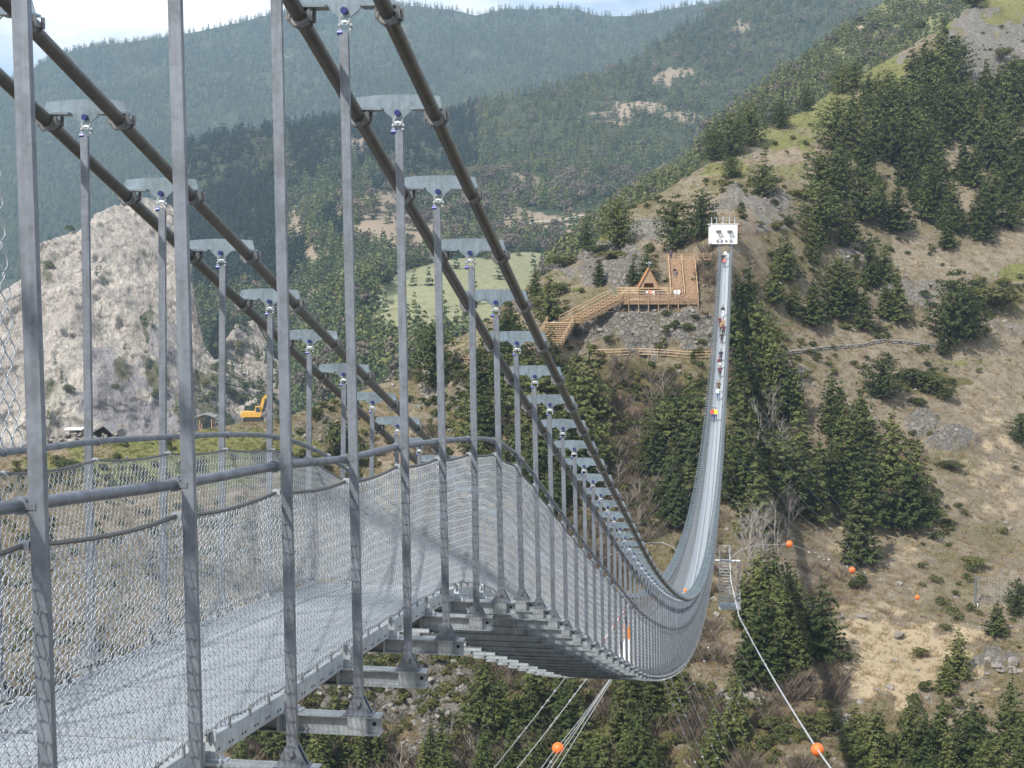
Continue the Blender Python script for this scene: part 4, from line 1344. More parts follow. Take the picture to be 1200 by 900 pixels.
x, y = rand_on1(20000, 4)
P, mk = surf1(x, y, True)
keep = rng.uniform(0, 1, len(x)) < np.clip(mk['rock'] * .6 + .07, 0, 1)
scatter('loose_stones', P[keep], rng.uniform(.25, 1.0, keep.sum()) ** 2.5 * 1.3, STONES)

MINI = [pine_crown(500 + k, 'mini', M['far_pine'], 130, .085) for k in range(4)]
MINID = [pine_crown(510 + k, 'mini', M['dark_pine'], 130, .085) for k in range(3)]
DEC = [bush(520 + k, M['bare_far'], 260, .085, 1.1) for k in range(3)]


MINIL = [pine_crown(540 + k, 'mini', M['ridge_pine'], 130, .085) for k in range(2)]  # lighter crowns, sunlit streaks put into the needle colour


def far_wood(name, S, K, n, xr, ymax, hr, dens, protos, seed, ix=None):
    rg = np.random.default_rng(seed)
    x = rg.uniform(*xr, n); c = K(x)
    y = c - 1 + (ymax - c) * rg.uniform(0, 1, n)
    k = rg.uniform(0, 1, n) < dens(x, y)
    x, y = x[k], y[k]
    P = S(x, y)
    P[:, 2] -= .3
    scatter(name, P, rg.uniform(*hr, len(x)), protos, None if ix is None else ix(x, y, rg))


nzf = lambda x, y, s: fbm(np.stack([x / s, y / (s * .6), 0 * x], -1), 3, 91)
far_wood('far_forest', S4, K4, 62000, (-60, 1010), 330, (8, 14), lambda x, y: np.clip(.85 + .5 * nzf(x, y, 40), .15, 1) * (1 - blobs(x, y, [(345, 70, 16, 8, .8), (470, 45, 14, 6, .8), (560, 70, 10, 8, .7), (640, 25, 12, 6, .6)], 0 * x)), MINI + MINIL, 21,
         lambda x, y, rg: np.where(rg.uniform(0, 1, len(x)) < np.clip(.16 + .75 * nzf(x, y * 1.6, 55), .03, .7), 4 + rg.integers(0, 2, len(x)), rg.integers(0, 4, len(x))))


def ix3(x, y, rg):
    dark = (x < 352 + 60 * nzf(x, y, 50)) & (y < 345 + 20 * nzf(x, y, 30)) & (x > 150)  # shaded part of the mountain, its shade put into darker needles
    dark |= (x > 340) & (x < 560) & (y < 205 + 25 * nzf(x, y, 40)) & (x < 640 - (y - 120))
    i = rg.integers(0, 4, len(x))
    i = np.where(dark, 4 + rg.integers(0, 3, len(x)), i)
    dec = (rg.uniform(0, 1, len(x)) < np.where((y > 205) & (y < 292) & (x > 400), .2, .03)) & ~dark
    i = np.where(~dark & (rg.uniform(0, 1, len(x)) < np.clip(.14 + .7 * nzf(x, y * 1.4, 45), .02, .6)), 10 + rg.integers(0, 2, len(x)), i)
    return np.where(dec, 7 + rg.integers(0, 3, len(x)), i)


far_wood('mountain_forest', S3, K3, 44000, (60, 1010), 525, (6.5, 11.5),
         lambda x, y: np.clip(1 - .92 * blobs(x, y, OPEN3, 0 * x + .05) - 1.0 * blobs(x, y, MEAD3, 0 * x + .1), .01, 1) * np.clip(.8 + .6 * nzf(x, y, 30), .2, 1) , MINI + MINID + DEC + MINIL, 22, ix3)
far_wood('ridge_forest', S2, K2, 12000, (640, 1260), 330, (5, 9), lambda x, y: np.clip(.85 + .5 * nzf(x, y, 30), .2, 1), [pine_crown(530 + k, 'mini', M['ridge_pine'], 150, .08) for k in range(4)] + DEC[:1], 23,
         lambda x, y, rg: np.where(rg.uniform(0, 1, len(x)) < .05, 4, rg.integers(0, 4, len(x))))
far_wood('cliff_trees', S5, K5, 1300, (-60, 470), 560, (3, 6), lambda x, y: np.clip(blobs(x, y, CL_GREEN, nzf(x, y, 12)) * .8 + .45 * (x > 232) + (y < K5(x) + 4) * .25 + (y > 545) * .6, 0, 1), MINI + BUSH[:2], 24)

# ------------------------------------------------------------------ things built on the banks
def place(name, x, y, t, label, cat, group=None, rz=None):
    """Empty at a picture point, its local x to the viewer's right, y away, z up; returns it and metres per pixel"""
    e = empty(name, pv(x, y, t), label, cat, group, YAW if rz is None else rz)
    return e, t / FPX


# white anchor block
e, k = place('anchor_block', 848.5, 284, 273.6, 'white concrete anchor block with five posts on top at the far end of the bridge', 'anchor block')
mb = MB().box((0, 1.7, 1.45), (4.75, 3.2, 3.5)).box((0, 1.7, 3.25), (5.25, 3.4, .12))
mb.build('block', M['concrete'], e)
for q in (-2.2, -1.3, -.15, 1.0, 1.95):
    MB().tube([(q, .6, 3.3), (q, .6, 4.5)], .07, 6).build('post', M['steel_pale'], e)
for s in (-1, 1):
    for q in (-.24, .24):
        mb = MB().tube([(s * ROW + q, .1, 2.0), (s * ROW + q, -.7, 1.92)], .15, 8).box((s * ROW + q, .02, 1.96), (.4, .16, .4))
        mb.build('anchor_head', M['steel'], e, smooth=40)
for q in (-1.2, -.4, .4, 1.2):
    MB().box((q, .04, .25), (.3, .14, .3)).build('lower_bracket', M['steel'], e)

# timber viewing deck with ramp to the bridge
e, k = place('viewing_deck', 772, 357, 266, 'new timber viewing deck on posts with plank railing and ramps up to the bridge end', 'viewing deck')
u0, u1 = -6.95, 6.8
mb = MB()
for i in range(46):
    x_ = u0 + (u1 - u0) * (i + .5) / 46
    mb.box((x_, 2.6, .78), (.28, 5.2, .06))
tag(mb.build('floor_board', M['wood_pale'], e), kind='stuff')
for j in range(6):
    MB().box(((u0 + u1) / 2, -.06 - .004 * (j % 2), .16 + .29 * j), (u1 - u0, .05, .2)).build('fascia_board', M['wood'], e)
for j in range(3):
    MB().box(((u0 + 2.4) / 2, -.05, 2.0 + .42 * j), (2.4 - u0, .06, .13)).build('rail', M['wood_pale'], e)
for j in range(3):
    MB().box((u0 + .05, 2.6, 2.0 + .42 * j), (.06, 5.2, .13)).build('rail', M['wood_pale'], e)
    MB().box(((u0 + 2.4) / 2, 5.2, 2.0 + .42 * j), (2.4 - u0, .06, .13)).build('rail', M['wood_pale'], e)
for i in range(9):
    x_ = u0 + (u1 - u0) * i / 8
    MB().box((x_, -.14, .55 if x_ < 2.5 else -.2), (.16, .12, 4.9 if x_ < 2.5 else 3.5)).build('post', M['wood'], e)
    MB().box((x_, 4.2, -1.2), (.18, .18, 4.0)).build('post', M['wood'], e)
lanes = [(2.25, 4.45, 1.0, 6.2, 1.6, 7.9), (4.65, 6.8, .2, 6.2, .9, 7.9)]
for xa, xb, va, vb, wa, wb in lanes:
    mb = MB(); n = 22
    for i in range(n):
        f = (i + .5) / n
        mb.box(((xa + xb) / 2, va + (vb - va) * f, wa + (wb - wa) * f), (xb - xa - .1, (vb - va) / n * 1.05, .07))
        mb.box(((xa + xb) / 2, va + (vb - va) * (f - .5 / n), wa + (wb - wa) * f - .16), (xb - xa - .1, .05, .27))
    tag(mb.build('ramp_step', M['wood'], e), kind='stuff')
for x_ in (2.2, 4.55, 6.85):
    for dz in (.1, .55, 1.0):
        MB().beam((x_, .6, 1.1 + dz), (x_, 6.2, 7.9 + dz - .3), .07, .14).build('ramp_rail', M['wood_pale'], e)
    for i in range(6):
        f = i / 5
        MB().box((x_, .6 + 5.6 * f, 1.2 + 6.6 * f - .6), (.14, .14, 2.9)).build('ramp_post', M['wood'], e)
MB().box((6.2, 7.3, 7.75), (8.2, 2.2, .1)).build('landing', M['wood_pale'], e)
for j in range(3):
    MB().box((8.4, 6.25, 7.95 + .4 * j), (3.2, .07, .13)).build('landing_rail', M['wood'], e)
    MB().box((4.5, 8.4, 7.95 + .4 * j), (4.7, .07, .13)).build('landing_rail', M['wood'], e)
for x_ in (2.2, 3.4, 4.6, 5.8, 7.0, 8.4, 9.9):
    MB().box((x_, 8.4 if x_ < 6.5 else 6.3, 6.9), (.13, .13, 4.0)).build('landing_post', M['wood'], e)
deck = e

# triangular hut
e, k = place('triangular_hut', 760.3, 338.5, 269.5, 'small orange timber hut shaped like a steep triangle standing on the viewing deck', 'hut')
hw, ht = 1.95, 3.65
for s in (-1, 1):
    n = 9
    for i in range(n):
        f0, f1 = i / n, (i + 1.12) / n
        a = np.array([s * (hw * (1 - f0) + .06), 0, ht * f0]); b = np.array([s * hw * (1 - f1), 0, ht * f1])
        mb = MB(); V = []
        for q in (-.25, 3.4):
            for p in (a, b):
                V += [p + [0, q, .0], p + [s * -.06, q, -.05]]
        mb.add(V, [(0, 2, 3, 1), (4, 5, 7, 6), (0, 4, 6, 2), (1, 3, 7, 5), (0, 1, 5, 4), (2, 6, 7, 3)])
        mb.build('roof_board', M['wood_dark'], e)
g = .95
MB().prism([(-hw * .97, .02), (-g, .02), (-g * .8, 1.0), (g * .8, 1.0), (g, .02), (hw * .97, .02), (0, ht * .97)], -.02, .05).build('front_gable', M['wood'], e)
MB().prism([(-hw * .95, .02), (hw * .95, .02), (0, ht * .95)], 3.2, 3.26).build('back_gable', M['wood_dark'], e)
mb = MB().tube([(0, .1, ht - .1), (0, .1, ht + 1.1)], .035, 6).box((0, .1, ht + .75), (.75, .05, .05)).ball((-.36, .1, ht + .82), .11, 8).ball((.36, .1, ht + .82), .11, 8).box((.05, .1, ht + 1.0), (.34, .2, .2))
mb.build('weather_mast', M['steel_pale'], e)

# timber staircase
e, k = place('wooden_staircase', 668, 378, 262, 'long new timber staircase with railings descending left from the viewing deck', 'staircase')
P0 = pv(668, 378, 262)
Minv = Matrix.Rotation(-YAW, 4, 'Z')


def loc_of(x, y, t):
    return np.array(Minv @ (pv(x, y, t) - P0))


cent = [loc_of(727 + (668 - 727) * f, 347 + (378 - 347) * f, 266.5 - 5 * f) for f in np.linspace(0, 1, 19)] + [loc_of(657 + (641 - 657) * f, 378.5 + (408 - 378.5) * f, 261.2 - 5.2 * f) for f in np.linspace(0, 1, 15)]
brd = 3.5
for i, c in enumerate(cent):
    wd = brd if i < 19 else 4.4
    MB().box(c, (wd, .48, .07)).box(c + [0, .2, -.14], (wd - .02, .05, .24), m=1).build('tread', [M['wood_pale'], M['wood']], e)
for s in (-1, 1):
    for seg in (range(0, 19), range(19, 34)):
        idx = list(seg); wd = brd if idx[0] == 0 else 4.4
        off = np.array([s * wd / 2, 0, 0])
        a, b = cent[idx[0]] + off, cent[idx[-1]] + off
        MB().beam(a + [0, 0, -.18], b + [0, 0, -.18], .09, .34).build('stringer', M['wood'], e)
        for dz in (.65, 1.15):
            MB().beam(a + [0, 0, dz], b + [0, 0, dz], .06, .1).build('stair_rail', M['wood_pale'], e)
        for i in idx[::3]:
            MB().box(cent[i] + off + [s * .07, 0, .5], (.1, .1, 1.5)).build('stair_post', M['wood'], e)
ld = (cent[18] + cent[19]) / 2
MB().box(ld + [-.6, .9, -.02], (6.2, 1.6, .08)).build('landing', M['wood_pale'], e)

# fenced footpath below the deck
def fenced_path(name, pts, label, step_px, hgt=1.15):
    pts = np.array(pts, float)
    n = int((pts[-1, 0] - pts[0, 0]) / step_px) + 1
    x = np.linspace(pts[0, 0], pts[-1, 0], n); y = np.interp(x, pts[:, 0], pts[:, 1])
    P = surf1(x, y); P[:, 2] = np.convolve(np.pad(P[:, 2], 2, 'edge'), np.ones(5) / 5, 'valid') + .2
    e = empty(name, P[0], label, 'railing')
    Q = P - P[0]
    for i in range(n - 1):
        MB().beam(Q[i] + [0, .5, .02], Q[i + 1] + [0, .5, .02], 1.1, .12).build('path_plank', M['wood_pale'], e)
        for dz in (.55, 1.0):
            MB().beam(Q[i] + [0, -.08, dz], Q[i + 1] + [0, -.08, dz], .06, .12).build('rail', M['wood_pale'], e)
    for i in range(n):
        MB().box(Q[i] + [0, -.02, .05], (.13, .13, 2.2)).build('post', M['wood'], e)


fenced_path('footpath_railing', [(694, 418.5), (740, 418.5), (790, 419.5), (838, 421.5)], 'timber railing along the narrow footpath below the viewing deck', 11)
fenced_path('footpath_railing', [(538, 424), (570, 420), (606, 418)], 'short timber railing at the left end of the footpath beside the big bushy pine', 11)

# dry stone wall with its single stones
pts = np.array([(888, 419), (915, 418), (940, 414), (970, 409), (1000, 406.5), (1030, 404.5), (1060, 404.5), (1092, 407)], float)
x = np.linspace(888, 1092, 150); y = np.interp(x, pts[:, 0], pts[:, 1])
P = surf1(x, y)
e = empty('dry_stone_wall', P[0], 'long low dry stone wall curving across the slope right of the bridge', 'stone wall')
for i in range(0, 150):
    for j in range(2):
        o = link('stone', STONES[rnd.randrange(5)], e, Vector(P[i] - P[0]) + Vector((rnd.uniform(-.1, .1), rnd.uniform(-.1, .1), .1 + .36 * j)))
        o.scale = (rnd.uniform(.5, .85), rnd.uniform(.5, .7), rnd.uniform(.42, .62)); o.rotation_euler = (0, 0, rnd.uniform(0, 6.28))
for x_, y_, s_, lab in [(1053, 745, 2.1, 'big pale boulder alone on the bare slope above the straw patch'), (1010, 724, 1.3, 'grey boulder uphill left of the big pale boulder'), (1186, 780, 2.0, 'grey boulder at the right edge of the straw patch'), (1167, 784, 1.5, 'smaller boulder left of the one at the right edge'), (985, 724, 1.2, 'flat dark boulder on the bare slope near the clump of pines')]:
    o = link('boulder', STONES[rnd.randrange(5)], None, surf1(np.array([x_]), np.array([y_]))[0] + np.array([0, 0, s_ * .15]))
    o.scale = (s_ * 1.2, s_, s_ * .95); o.rotation_euler = (.2, .1, rnd.uniform(0, 6)); tag(o, lab, 'boulder')
for c_, n_, spread, lab in [((872, 822), 40, (26, 10), 'heap of pale stones low in the gorge right of the bridge'), ((995, 845), 22, (16, 5), 'ruined pile of stones above the bottom right pines'), ((1180, 788), 16, (22, 6), 'scatter of slabs at the right end of the straw patch')]:
    B0 = surf1(np.array([c_[0]]), np.array([c_[1]]))[0]
    e = empty('stone_pile', B0, lab, 'stone pile')
    for _ in range(n_):
        q = surf1(np.array([c_[0] + rnd.gauss(0, .5) * spread[0]]), np.array([c_[1] + rnd.gauss(0, .5) * spread[1]]))[0]
        o = link('stone', STONES[rnd.randrange(5)], e, q - B0 + np.array([0, 0, .2]))
        s_ = rnd.uniform(.5, 1.3); o.scale = (s_ * 1.2, s_, s_ * .8); o.rotation_euler = (0, 0, rnd.uniform(0, 6))

# ruined stone house, slab shed, rubble wall, shelter on the left meadow
e, k = place('ruined_house', 122, 517, 280, 'ruined stone house with a dark broken gable on the left meadow', 'ruin')
mb = MB()
for xa in (-2.2, 2.15):
    mb.box((xa, 2.2, .9), (.5, 4.6, 2.2))
mb.box((0, 4.4, 1.2), (4.4, .5, 2.8))
mb.build('wall', M['stone'], e)
MB().prism([(-2.3, 1.9), (-.1, 3.2), (2.4, 1.9), (2.75, .6), (2.4, .55), (.0, 2.75), (-2.2, 1.5)], -.2, 4.6).build('roof', M['slate'], e)
for i in range(26):
    o = link('stone', STONES[rnd.randrange(5)], e, (rnd.choice([-1.9, -.2, .2, .1, 2.0]) + rnd.uniform(-.35, .35), rnd.uniform(-.5, .1), rnd.uniform(0, 1.5)))
    o.scale = (rnd.uniform(.5, .9),) * 3
e, k = place('stone_shed', 88, 512, 283, 'low stone shed with a flat pale slab roof left of the ruined house', 'shed')
MB().box((0, 1.2, .55), (2.2, 2.2, 1.5)).build('wall', M['stone'], e)
MB().box((-.3, 1.1, 1.4), (3.4, 2.9, .22)).build('roof', M['concrete'], e)
MB().box((.5, .08, .6), (.8, .05, 1.1)).build('doorway', M['dark'], e)
B0 = surf1(np.array([50.]), np.array([526.]))[0]
e = empty('rubble_wall', B0, 'tumbled brown rubble wall at the left end of the meadow', 'stone wall')
for _ in range(170):
    xx = rnd.uniform(28, 98); f = (xx - 28) / 70
    q = surf1(np.array([xx]), np.array([527 - 6 * f]))[0] - B0
    o = link('stone', STONES[rnd.randrange(5)], e, q + np.array([0, rnd.uniform(-.5, .8), rnd.uniform(0, 2.3 if f > .35 else 1.3)]))
    s_ = rnd.uniform(.45, .95); o.scale = (s_ * 1.2, s_, s_ * .75); o.rotation_euler = (0, 0, rnd.uniform(0, 6))
e, k = place('open_shelter', 241, 500, 281, 'small open shelter with timber legs and a low grey roof on the meadow edge', 'shelter')
for x_ in (-1.1, 1.1):
    for y_ in (0, 1.8):
        MB().box((x_, y_, .5), (.18, .18, 2.6)).build('leg', M['wood'], e)
for s in (-1, 1):
    MB().beam((s * -1.9, .9, 1.8), (0.02 * s, .9, 2.35), 3.0, .12, (0, 0, 1)).build('roof_panel', M['slate'], e)

# digger
e, k = place('excavator', 297, 494.5, 281, 'yellow excavator with raised boom parked on the meadow edge', 'excavator', rz=YAW + .15)
mb = MB()
mb.prism([(-1.9, .1), (-1.5, -.15), (1.5, -.15), (1.9, .1), (1.9, .55), (1.5, .8), (-1.5, .8), (-1.9, .55)], -1.15, -.65)
mb.build('track', M['rubber'], e)
mb = MB().prism([(-1.9, .1), (-1.5, -.15), (1.5, -.15), (1.9, .1), (1.9, .55), (1.5, .8), (-1.5, .8), (-1.9, .55)], .65, 1.15)
mb.build('track', M['rubber'], e)
MB().box((0, 0, .72), (2.2, 1.4, .5)).build('undercarriage', M['yellow'], e)
MB().prism([(-2.2, 1.0), (1.3, 1.0), (1.5, 1.5), (.4, 1.9), (-1.8, 2.0), (-2.25, 1.7)], -1.1, 1.1).build('body', M['yellow'], e)
cb = MB().prism([(.35, 1.4), (1.45, 1.4), (1.5, 2.0), (1.15, 2.95), (.35, 2.95)], -1.12, -.2).build('cab', M['yellow'], e)
MB().prism([(.5, 1.95), (1.38, 1.95), (1.08, 2.8), (.5, 2.8)], -1.15, -1.125).build('cab_window', M['glass'], cb)
MB().prism([(.9, 1.5), (1.5, 1.5), (2.05, 3.9), (2.0, 4.5), (1.6, 4.3)], -.05, .4).build('boom', M['yellow'], e)
MB().prism([(1.65, 4.2), (2.0, 4.75), (3.0, 5.35), (3.3, 5.2), (3.2, 4.9), (2.1, 4.15)], -.02, .36).build('stick', M['yellow'], e)
MB().prism([(2.9, 5.2), (3.35, 5.2), (3.7, 4.2), (3.3, 3.7), (2.9, 4.1)], -.25, .6).build('bucket', M['rubber'], e)
MB().beam((.7, .18, 1.9), (1.55, .18, 3.4), .14, .14).build('boom_ram', M['steel'], e)

# fence post with netting on the tan slope at the right
B0 = surf1(np.array([1143.]), np.array([708.]))[0]
e = empty('netting_post', B0, 'grey steel post with faint netting on the open slope at the right', 'fence')
MB().tube([(0, 0, -.3), (0, 0, 4.0)], .13, 8).build('post', M['steel'], e)
MB().box((.25, 0, 3.95), (.9, .16, .16)).build('top_arm', M['steel'], e)
MB().box((0, 0, .1), (.7, .5, .35)).build('footing', M['concrete'], e)
qn = surf1(np.array([1205.]), np.array([704.]))[0] - B0
mb = MB()
for i in range(18):
    f = i / 17
    mb.beam((qn[0] * f, qn[1] * f, qn[2] * f + .3), (qn[0] * f, qn[1] * f, qn[2] * f + 3.8), .02, .02, (0, 1, 0))
for j in range(11):
    mb.beam((0, 0, .3 + .35 * j), (qn[0], qn[1], qn[2] + .3 + .35 * j), .02, .02)
tag(mb.build('netting', M['wire'], e), kind='stuff')

# ------------------------------------------------------------------ wind cables, ties and marker balls
def cable_thing(name, P, r, label, group=None, clamps=(), mat='cable_white', cr=.05):
    P = [np.array(p, float) for p in P]
    e = empty(name, P[0], label, 'cable', group)
    b = np.array(e.location)
    MB().tube([p - b for p in P], r, 6).build('strand', M[mat], e, smooth=50)
    if len(clamps):
        L_ = np.concatenate([[0], np.cumsum([np.linalg.norm(P[i + 1] - P[i]) for i in range(len(P) - 1)])])
        A = np.array(P)
        for c in clamps:
            q = np.array([np.interp(c * L_[-1], L_, A[:, k_]) for k_ in range(3)]); q2 = np.array([np.interp(c * L_[-1] + .1, L_, A[:, k_]) for k_ in range(3)])
            d = (q2 - q) / (np.linalg.norm(q2 - q) + 1e-9)
            MB().tube([q - b - d * cr * 1.6, q - b + d * cr * 1.6], cr, 6).build('clamp', M['steel_pale'], e)
    return e


def beam_tip(z, s):
    return np.array([XC + s * (HB - .03), z, float(PIN(z)) - .17])


def marker(x, y, t, r, label):
    o = MB().ball((0, 0, 0), r, 20).build('marker_ball', M['orange'], None, True, pv(x, y, t))
    tag(o, label, 'marker ball', 'orange marker balls on the wind cables')
    return o


def sagged(a, b, s, n=14):
    a, b = np.array(a), np.array(b)
    f = np.linspace(0, 1, n)[:, None]
    P = a + (b - a) * f
    P[:, 2] -= (4 * s * f * (1 - f))[:, 0]
    return list(P)


tR = [pv(854.5, 641, 124), pv(856.5, 680, 123.5), pv(866, 722, 121.5)]
e_ = pv(958, 878, 72)
cable_thing('wind_cable', tR + sagged(pv(866, 722, 121.5), pv(958, 878.5, 72), .25)[1:] + [pv(1010, 952, 56), pv(1110, 1100, 38)], .045, 'thick white wind cable slanting from the access platform down to the lower right', None, (.08, .1, .14, .16, .3, .32), cr=.085)
marker(958, 878.5, 72, .31, 'largest orange ball, on the thick white cable at the lower right')
marker(925, 637.5, 136, .31, 'orange ball nearest the ladder, in front of the ravine wood')
marker(998.5, 668, 150, .31, 'orange ball between the other two on the right, above the yellow-green bush')
marker(1075, 700, 172, .28, 'smallest orange ball, over the open tan slope')
marker(654, 877, 75, .30, 'orange ball on the cable bundle under the near part of the bridge')
A = pv(790, 662, 124.5)
for j, (dx, dy, lab) in enumerate([(0, 0, 'leftmost'), (5, 1, 'second'), (11, -1, 'third'), (16, 2, 'rightmost')]):
    cable_thing('wind_cable', sagged(A + Vector((0, 0, -.3 * j)), pv(646 + dx, 884 + dy, 74), 1.0 - .3 * j) + [pv(500 + dx * 2, 1090 + dy * 4, 45)], .019, lab + ' strand of the cable bundle running under the bridge to the orange ball', 'cable bundle under the bridge', (.62, .66) if j == 1 else (), cr=.06)
for j, (z, x1, y1, lab) in enumerate([(37.2, 480, 1013, 'left'), (43.2, 520, 1000, 'right')]):
    cable_thing('tie_cable', sagged(beam_tip(z, -1), pv(x1, y1, 48), .15), .014, lab + ' of two steel ties hanging to the lower left under the bridge', 'ties left of the cable bundle', (.06, .1, .13, .22, .26), cr=.03)
for j, (px, py, z) in enumerate([(831, 704, 98), (827, 732, 88), (822, 752, 79), (816, 768, 71), (808, 781, 63), (800, 790, 57), (792, 795, 51), (778, 797.5, 44), (768, 797, 40)]):
    x1, y1 = px + 118 - 4 * j, py + 158
    T_ = float(T1(np.array(x1), np.array(y1)))
    cable_thing('tie_cable', sagged(beam_tip(z, 1), surf1(np.array([x1]), np.array([y1]))[0], 1.2), .016, ['uppermost', 'second', 'third', 'fourth', 'middle', 'sixth', 'seventh', 'eighth', 'lowest'][j] + ' steel tie from the bridge edge to the lower right, counted down from the platform', 'ties fanning right of the bridge', (.04, .07, .1, .14, .19, .24), cr=.045)
# far half: cables out to both sides with thin ties
cr_ = [pv(856, 655, 125), pv(866, 645, 127), pv(885, 639, 130), pv(925, 637.5, 136), pv(962, 650, 143), pv(998.5, 668, 150), pv(1075, 700, 172), surf1(np.array([1160.]), np.array([742.]))[0]]
cable_thing('wind_cable', cr_, .018, 'thin wind cable arching right from the access platform past the small orange balls', None, (.06, .12, .2, .3))
cl_ = [pv(795, 660, 125), pv(793, 646, 126), pv(788, 640, 127), pv(776, 636, 129), pv(760, 636, 132), pv(735, 642, 140), pv(690, 662, 160), surf1(np.array([620.]), np.array([690.]))[0]]
cable_thing('wind_cable', cl_, .018, 'thin wind cable arching left from the steel bracket at mid bridge', None, (.1, .16, .22))
for j, z in enumerate(np.linspace(132, 214, 8)):
    f = j / 7
    P = np.array(cr_); q = P[3] + (P[6] - P[3]) * f
    cable_thing('tie_cable', [beam_tip(z, 1), q], .008, ['nearest', 'second', 'third', 'fourth', 'fifth', 'sixth', 'seventh', 'farthest'][j] + ' hair-thin tie from the far half of the bridge to the right wind cable', 'ties of the far half, right side', (.97,), 'steel', .05)
    P = np.array(cl_); q = P[3] + (P[6] - P[3]) * f
    cable_thing('tie_cable', [beam_tip(z, -1), q], .008, ['nearest', 'second', 'third', 'fourth', 'fifth', 'sixth', 'seventh', 'farthest'][j] + ' hair-thin tie from the far half of the bridge to the left wind cable', 'ties of the far half, left side', (.97,), 'steel', .05)

# access ladder and platform hung from the bridge at its middle
b0 = pv(855, 709, 124.5)
ap = link('access_platform', MB().box((0, 0, -.08), (1.75, 1.5, .3)).box((0, 0, .09), (1.7, 1.45, .03)).mesh('platform_floor', M['steel_pale']), bridge, b0 - bridge.location)
mb = MB()
for x_ in (-.83, .0, .83):
    for y_ in (-.7, .7):
        mb.box((x_, y_, .6), (.05, .05, 1.05))
for dz in (.4, .75, 1.1):
    for y_ in (-.7, .7):
        mb.box((0, y_, dz), (1.7, .035, .035))
    mb.box((.83, 0, dz), (.035, 1.4, .035))
for i in range(20):
    mb.box((-.8 + 1.6 * i / 19, -.7, .6), (.014, .014, 1.0))
tag(mb.build('platform_railing', M['steel_pale'], ap), kind='stuff')
mb = MB()
for x_ in (-.82, .02):
    mb.box((x_, -.3, 2.5), (.07, .07, 4.9))
mb.box((-.4, -.3, 4.9), (.9, .07, .07))
mb.build('ladder_frame', M['steel_pale'], ap)
for i in range(14):
    MB().box((-.4, -.3, .5 + .25 * i), (.8, .14, .04)).build('rung', M['steel_pale'], ap)
MB().tube([(-1.2, -.1, 3.65), (.8, -.1, 3.65)], .11, 8).build('outrigger', M['steel_pale'], ap)
MB().tube([(.72, -.1, 3.6), (.62, -.1, .2)], .05, 6).build('strut', M['steel'], ap)
b1 = pv(794, 657, 125)
bk = link('steel_bracket', MB().tube([(-.5, 0, 0), (.7, 0, 0)], .11, 8).mesh('bracket_tube', M['steel_pale']), bridge, b1 - bridge.location)
MB().tube([(-.4, 0, 0), (-.28, 0, -1.3)], .06, 6).build('strut', M['steel'], bk)
MB().tube([(.05, 0, 0), (.0, 0, 1.1)], .06, 6).build('strut', M['steel'], bk)
mb = MB()
for i in range(6):
    mb.box((.15 + .08 * i, 0, .75), (.015, .015, .7))
mb.box((.35, 0, 1.1), (.5, .04, .04)).box((.35, 0, .4), (.5, .04, .04))
tag(mb.build('bracket_mesh', M['steel'], bk), kind='stuff')

# orange and white cone with striped tape on the deck
M['white_cloth'] = simple('white_sheet', (0.78, 0.78, 0.76), 0.8, 0, .06, 4)
M['red_tape'] = simple('red_tape', (0.70, 0.08, 0.04), 0.6, 0, .06, 4)
M['orange_cloth'] = simple('orange_sheet', (0.85, 0.25, 0.03), 0.7, 0, .08, 4)
zc_ = 30.5
e = empty('marker_cone', (XC + .85, zc_, float(PIN(zc_)) - .05), 'slim orange and white cone outside the net beside the red striped strip', 'cone')
a = np.linspace(0, 2 * PI, 17)[:-1]


def conepart(nm, z0, z1, mat):
    r = lambda z: .215 * (1 - z / 1.3) ** .8 + .015
    mb = MB(); mb.tube([(0, 0, z0), (0, 0, (z0 + z1) / 2), (0, 0, z1)], [r(z0), r((z0 + z1) / 2), r(z1)], 16)
    mb.build(nm, M[mat], e, smooth=40)


conepart('lower_sleeve', 0.02, .78, 'white_cloth'); conepart('upper_sleeve', .782, 1.24, 'orange_cloth')
MB().box((0, 0, .01), (.34, .5, .04)).build('base', M['rubber'], e)
e.scale = (1, 1, .87)
za, zb_ = 25.3, 28.6
pa = np.array([XC + RAILX - .16, za, float(PIN(za)) + .18]); pb = np.array([XC + RAILX + .035, zb_, float(PIN(zb_)) + 1.12])
e = empty('striped_tape', pa, 'red and white striped strip slanting up the net to the handrail beside the cone', 'barrier tape')
for i in range(10):
    a_, b_ = (pb - pa) * i / 10, (pb - pa) * (i + 1) / 10
    MB().beam(a_, b_, .012, .075, (0, 1, -.5)).build('tape_stripe', M['red_tape' if i % 2 == 0 else 'white_cloth'], e)

# ------------------------------------------------------------------ people
def skin_body(name, J, E_, mat, sub=1):
    """one continuous surface grown round a skeleton: J = {joint: (xyz, radius)}"""
    me = bpy.data.meshes.new(name)
    names = list(J)
    me.from_pydata([J[n][0] for n in names], [(names.index(a), names.index(b)) for a, b in E_], [])
    me.materials.append(mat)
    o = bpy.data.objects.new(name, me)
    COL.objects.link(o)
    o.modifiers.new('skin', 'SKIN').use_smooth_shade = True
    sk = me.skin_vertices[0].data
    for i, n in enumerate(names):
        r = J[n][1]
        sk[i].radius = r if isinstance(r, tuple) else (r, r)
        sk[i].use_root = (i == 0)
    sd = o.modifiers.new('sub', 'SUBSURF'); sd.levels = sub; sd.render_levels = sub
    dg = bpy.context.evaluated_depsgraph_get()
    m2 = bpy.data.meshes.new_from_object(o.evaluated_get(dg))
    m2.name = name
    bpy.data.objects.remove(o)
    return m2


M['skin'] = simple('skin', (0.52, 0.33, 0.24), 0.6, 0, .05, 6)


